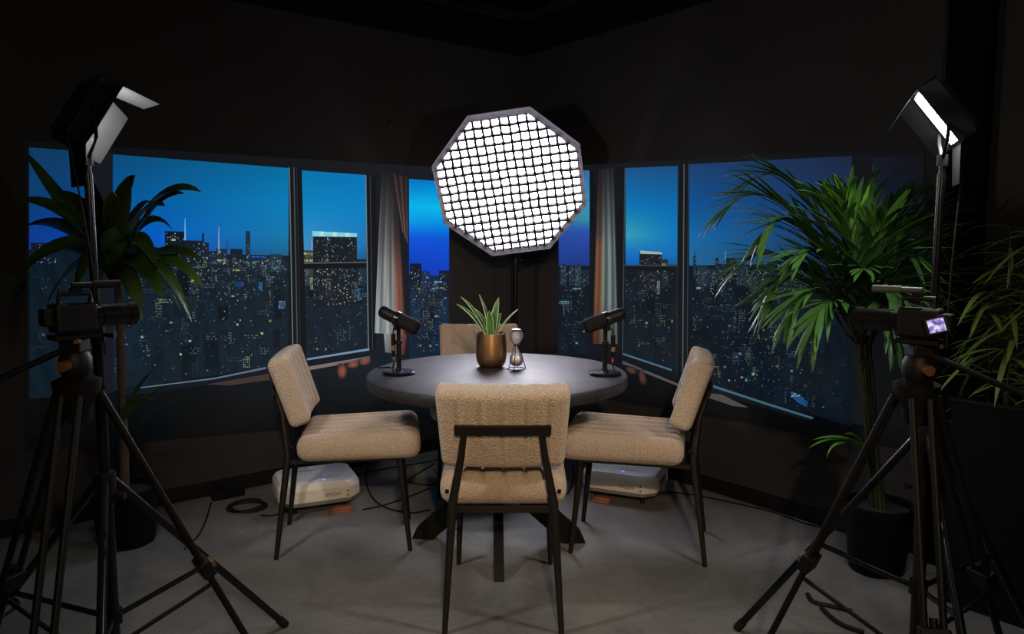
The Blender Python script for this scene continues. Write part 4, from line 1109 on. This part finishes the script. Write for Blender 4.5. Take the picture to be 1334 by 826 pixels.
def leaflet(nm, L, wd, droop, m):
    key = (round(L, 2), wd, round(droop, 1), m.name)
    if key not in leaflet_cache:
        P = [Vector((L*q/6, 0, -droop*L*(q/6)**2)) for q in range(7)]
        mb = leaf_mesh(P, wd, Vector((0, 1, 0)), .25, prof=lambda t: max(.08, math.sin(PI*min(1, .12+t*.88))**.6), thick=.0006)
        ob = mb.build(nm, m); leaflet_cache[key] = ob.data; bpy.data.objects.remove(ob)
    return leaflet_cache[key]
for i, (x, y, cx, cy, dy, br_) in enumerate(fr):
    tip = at_y(x, y, PP.y+dy) - PP; ctl = at_y(cx, cy, PP.y+dy*.6) - PP
    b0 = Vector((rp_.uniform(-.03, .03), rp_.uniform(-.03, .03), .25))
    hub = at_y(1128 + rp_.uniform(-8, 8), 470, PP.y) - PP
    pts = [b0, hub] + bez(hub, ctl, tip, 8)[1:]
    path = spline(pts, 4)
    F = MB().tube(path, [.007 - .0055*q/len(path) for q in range(len(path))], 8).build('frond', M['stem'], t)
    n = 7
    start = int(len(path)*.40)
    def place(u):
        f = start + (len(path)-2-start)*u; k0 = int(f); fr_ = f-k0
        p = path[k0].lerp(path[min(k0+1, len(path)-1)], fr_)
        T = (path[min(k0+1, len(path)-1)] - path[max(k0-1, 0)]).normalized()
        s0 = T.cross(Vector((0, 0, 1)))
        s0 = s0.normalized() if s0.length > .15 else Vector((1, 0, 0))
        return p, T, s0
    for extra in (0, 1):
        for q in range(n if not extra else n+1):
            u = q/(n-1) if not extra else min(1, max(0, (q-.5)/(n-1)))
            p, T, s0 = place(u)
            for sg in (-1, 1):
                L = (.27*(1-.45*abs(u-.35)*1.4))*rp_.uniform(.85, 1.1)
                d = (T*(.95+.4*u) + s0*sg*(.55-.25*u)*rp_.uniform(.7, 1.2) + Vector((0, 0, .12 if br_ else -.04))).normalized()
                for _k in range(4):
                    if ((PP + p + d*L*1.02) - CORNER).dot(NR) < .05: d = (d + NR*.35).normalized()
                m_ = M['palmbright'] if br_ and q > 2 else M['palm']
                me = leaflet('leaflet', round(L/.03)*.03, .0095, rp_.choice([.12, .25, .4]), m_)
                up = (Vector((0, 0, 1)) - d*d.z); up = up.normalized() if up.length > .05 else Vector((0, -1, 0))
                yv = up.cross(d).normalized()
                Rl = Matrix((d, yv, d.cross(yv))).transposed()
                if extra:
                    dense.add([p + Rl @ v.co for v in me.vertices], [tuple(f.vertices) for f in me.polygons]); continue
                ob = link_mesh('leaflet', me, F); ob.location = p; ob.rotation_euler = Rl.to_euler()
dense.smooth = True
dn_ = dense.build('small_leaflets', M['palm'], t); dn_['kind'] = 'stuff'
# low side shoot
b0 = at_y(1126, 580, PP.y-.02) - PP
for (x, y, ux, uy) in ((1053, 584, 1088, 560), (1060, 573, 1090, 562), (1077, 596, 1084, 566), (1100, 566, 1112, 560)):
    tip = at_y(x, y, PP.y-.1) - PP; c_ = at_y(ux, uy, PP.y-.06) - PP
    leaf_mesh(bez(b0, c_, tip, 10), .008, Vector((.2, .9, .35)), .2).build('shoot_leaf', M['palmbright'], t)
MB().tube([(0.01, -.01, .25), b0*.6 + Vector((0, 0, .18)), b0], .005, 8).build('shoot_stem', M['stem'], t)

# ------------------------------------------------------------------ planter with bamboo-like shrub (far right)
PL = at_z(1240, 521, .75); PL.z = 0
Rw = Matrix((DR, -NR, Vector((0, 0, 1)))).transposed()     # x along wall, y to the wall
pt = thing('planter_box', 'tall black planter box against the right wall', 'planter', PL)
pt.rotation_euler = Rw.to_euler()
PLW, PLD, PLH = .95, .30, .75
MB().box((PLW/2, 0.006, PLH/2), (PLW, .012, PLH)).build('front_panel', M['pot'], pt)
MB().box((PLW/2, PLD-.006, PLH/2), (PLW, .012, PLH)).build('back_panel', M['pot'], pt)
MB().box((.006, PLD/2, PLH/2), (.0118, PLD-.025, PLH)).build('end_panel', M['pot'], pt)
MB().box((PLW-.006, PLD/2, PLH/2), (.0118, PLD-.025, PLH)).build('end_panel', M['pot'], pt)
rim = MB(); 
for a, s in (((PLW/2, .008, PLH+.004), (PLW+.02, .030, .010)), ((PLW/2, PLD-.008, PLH+.004), (PLW+.02, .030, .010)), ((.008, PLD/2, PLH+.004), (.030, PLD-.05, .0098)), ((PLW-.008, PLD/2, PLH+.004), (.030, PLD-.05, .0098))):
    rim.box(a, s)
rim.build('rim', M['trim'], pt)
MB().box((PLW/2, PLD/2, PLH-.07), (PLW-.03, PLD-.03, .05)).build('soil', M['soil'], pt)
SH = PL + DR*.20 + (-NR)*.14; SH.z = PLH-.046
t = thing('bamboo_shrub', 'leafy bamboo-like shrub growing in the tall planter at the right edge', 'plant', SH)
rb = random.Random(21)
for i in range(11):
    b0 = Vector((0, 0, 0)) + DR*rb.uniform(-.14, .34) + NR*rb.uniform(-.07, .07); b0.z = 0
    H = rb.uniform(.42, .80) if i < 8 else rb.uniform(.25, .4)
    lean = DR*rb.uniform(-.14, .10) + NR*rb.uniform(-.02, .12)
    path = bez(b0, b0 + Vector((0, 0, H*.6)) + lean*.3, b0 + lean + Vector((0, 0, H)), 14)
    S = MB().tube(path, [.0045-.003*q/15 for q in range(15)], 8).build('stem', M['stem'], t)
    for q in range(27):
        u = .12 + .88*q/26; k0 = min(13, int(u*14)); p = path[k0].lerp(path[k0+1], u*14-k0)
        a = rb.uniform(0, 2*PI); d = Vector((math.cos(a), math.sin(a), rb.uniform(-.25, .55)))
        nd = d.dot(-NR)
        if nd > .1: d += NR*nd*.9
        d.normalize()
        L = rb.choice([.13, .16, .20])
        me = leaflet('leaf', L, .0092, rb.choice([.3, .6, .9]), M['bamboo'])
        ob = link_mesh('leaf', me, S); ob.location = p
        up = (Vector((0, 0, 1)) - d*d.z); up = up.normalized() if up.length > .05 else Vector((0, -1, 0))
        yv = up.cross(d).normalized()
        ob.rotation_euler = Matrix((d, yv, d.cross(yv))).transposed().to_euler()

# ------------------------------------------------------------------ cables and small things on the floor
def floor_cable(name, label, pix, r=.004, cat='cable', z=None):
    pts = [at_z(x, y, r) for x, y in pix]
    o = MB().tube(spline(pts, 8), r, 8).build(name, M['rubber'], None, origin=(pts[0].x, pts[0].y, 0))
    return tag(o, label, cat)
floor_cable('floor_cable', 'thin black cable curving on the floor between left projector and table', [(480, 604), (477, 625), (485, 648), (505, 662), (535, 668), (560, 664)])
floor_cable('floor_cable', 'straight black cable along the wall behind the left projector', [(465, 618), (500, 611), (550, 603), (590, 594)])
floor_cable('floor_cable', 'black cable leaving the left projector towards the table foot', [(472, 664), (500, 658), (530, 648), (560, 636)])
floor_cable('floor_cable', 'kinked black cable left of the table base', [(566, 604), (536, 622), (534, 628), (560, 632), (572, 625), (566, 612)])
floor_cable('floor_cable', 'black cable hanging to the floor right of the front chair', [(746, 604), (748, 622), (742, 638), (735, 646)])
floor_cable('floor_cable', 'black cable along the foot of the right wall', [(868, 640), (905, 645), (960, 656), (1010, 668), (1050, 682), (1090, 690)])
floor_cable('floor_cable', 'black cable from power strip towards the corn plant', [(275, 655), (268, 678), (258, 698), (240, 716)])
floor_cable('floor_cable', 'black cable running from the coil to the left projector', [(340, 671), (352, 672), (362, 670)])
floor_cable('floor_cable', 'black cable at the bottom left edge of the floor', [(-10, 774), (10, 776), (24, 786), (8, 800), (-12, 806)], .006)
floor_cable('floor_cable', 'short black cable lying before the right tripod', [(1052, 774), (1060, 784), (1085, 790), (1110, 796)], .008)
floor_cable('floor_cable', 'black cable bundle at the lower right near the tripod foot', [(1070, 792), (1085, 806), (1100, 815), (1125, 824)], .008)
cc = at_z(322, 662, 0)
pts = []
for k in range(80):
    a = k*2*PI/20; rr = .085 + .012*math.sin(k*.7)
    pts.append((cc.x + rr*math.cos(a), cc.y + rr*.9*math.sin(a), .006 + .004*(k//20)))
o = MB().tube(pts, .0042, 8).build('cable_coil', M['rubber'], None, origin=(cc.x, cc.y, 0)); tag(o, 'coil of black cable on the floor left of the left projector', 'cable')
ps = at_z(297, 648, 0)
t = thing('power_strip', 'small black power strip by the left wall next to the cable coil', 'power strip', (ps.x, ps.y, 0), AL)
MB().box((0, 0, .02), (.16, .055, .04), bev=.006).build('body', M['plastic'], t)
for k in range(2):
    MB().lathe([(0, .04), (.02, .04), (.02, .043), (.016, .043), (.016, .041), (0, .041)], (-.04+.06*k, 0, 0), 18).build('socket', M['rubber'], t)
MB().box((-.04, 0, .062), (.035, .035, .036), bev=.005).build('plug', M['black'], t)

# small wall hooks above the left picture, box unit under the ceiling
for (x, nm) in ((508, 'left'), (519, 'right')):
    h = on_wall('l', x, 166, 0)
    o = MB().tube([h, h + NL*.012], [.006, .009], 12).build('wall_hook', M['steel'], None, origin=h); tag(o, 'tiny metal hook on the dark wall, %s of the pair left of the softbox' % nm, 'hook', 'hooks above the left picture')
dcp = CORNER + DL*.45 + DR*.45
t = thing('ceiling_unit', 'black boxy unit fixed under the ceiling above the corner', 'ceiling unit', (dcp.x-.06, dcp.y, 2.80), math.radians(0))
MB().box((0, 0, -.035), (.60, .34, .07), bev=.006).build('housing', M['ceil'], t)
for k in range(5):
    MB().box((-.2+.1*k, 0, -.0722), (.05, .26, .004)).build('louvre', M['gloss'], t)
lc = MB().tube(spline([(-.34, -.02, 0), (-.36, -.02, -.05), (-.335, -.01, -.095), (-.31, -.02, -.04), (-.32, -.02, 0)], 6), .004, 8).build('loose_lead', M['greyvent'], t)

# ------------------------------------------------------------------ warm globe lamp in the rest of the room, behind the photographer
M['globe'] = mat('lit_warm_globe', (0.8, 0.8, 0.8), 0.5, emit=(1.0, 0.79, 0.55), estr=ROOM_LAMP)
t = thing('pendant_lamp', 'warm glass globe lamp hanging from the ceiling behind the photographer', 'lamp', (.35, -1.0, 1.95))
bpy_s = [(.085*math.sin(PI*k/14), -.085*math.cos(PI*k/14)) for k in range(15)]
MB().lathe(bpy_s, n=28).build('globe', M['globe'], t)
MB().lathe([(0, .08), (.03, .08), (.03, .13), (.012, .14), (0, .14)], n=20).build('lamp_holder', M['brass'], t)
MB().tube([(0, 0, .14), (0, 0, .83)], .004, 8).build('cord', M['rubber'], t)
MB().lathe([(0, .83), (.05, .83), (.05, .85), (0, .85)], n=24).build('ceiling_rose', M['black'], t)

# ------------------------------------------------------------------ track spotlight behind the photographer
sp0 = Vector((.25, -1.1, 2.35)); aim = (Vector((.0, 3.0, .55)) - sp0).normalized()
t = thing('track_spotlight', 'warm track spotlight under the ceiling behind the photographer', 'spotlight', sp0)
Rs = look_matrix(aim)
MB().lathe([(.048, .06), (.052, .06), (.052, -.10), (.04, -.12), (0, -.12), (0, -.115), (.036, -.115), (.048, -.098)], n=28, rot=Rs).build('housing', M['black'], t)
MB().tube([Rs @ Vector((0, 0, -.05)) + Vector((0, 0, .05)), (0, 0, .30), (0, 0, .43)], .007, 10).build('stem', M['black'], t)
MB().box((0, 0, .44), (.9, .035, .02)).build('track', M['black'], t)
ld = bpy.data.lights.new('spot_bulb', 'SPOT'); ld.energy = TRACK_SPOT; ld.color = (1.0, .71, .43)
ld.spot_size = math.radians(46); ld.spot_blend = 1.0; ld.shadow_soft_size = .04
lo = bpy.data.objects.new('spot_bulb', ld); COL.objects.link(lo); lo.parent = t
lo.location = aim*.075; lo.rotation_euler = aim.to_track_quat('-Z', 'Y').to_euler()
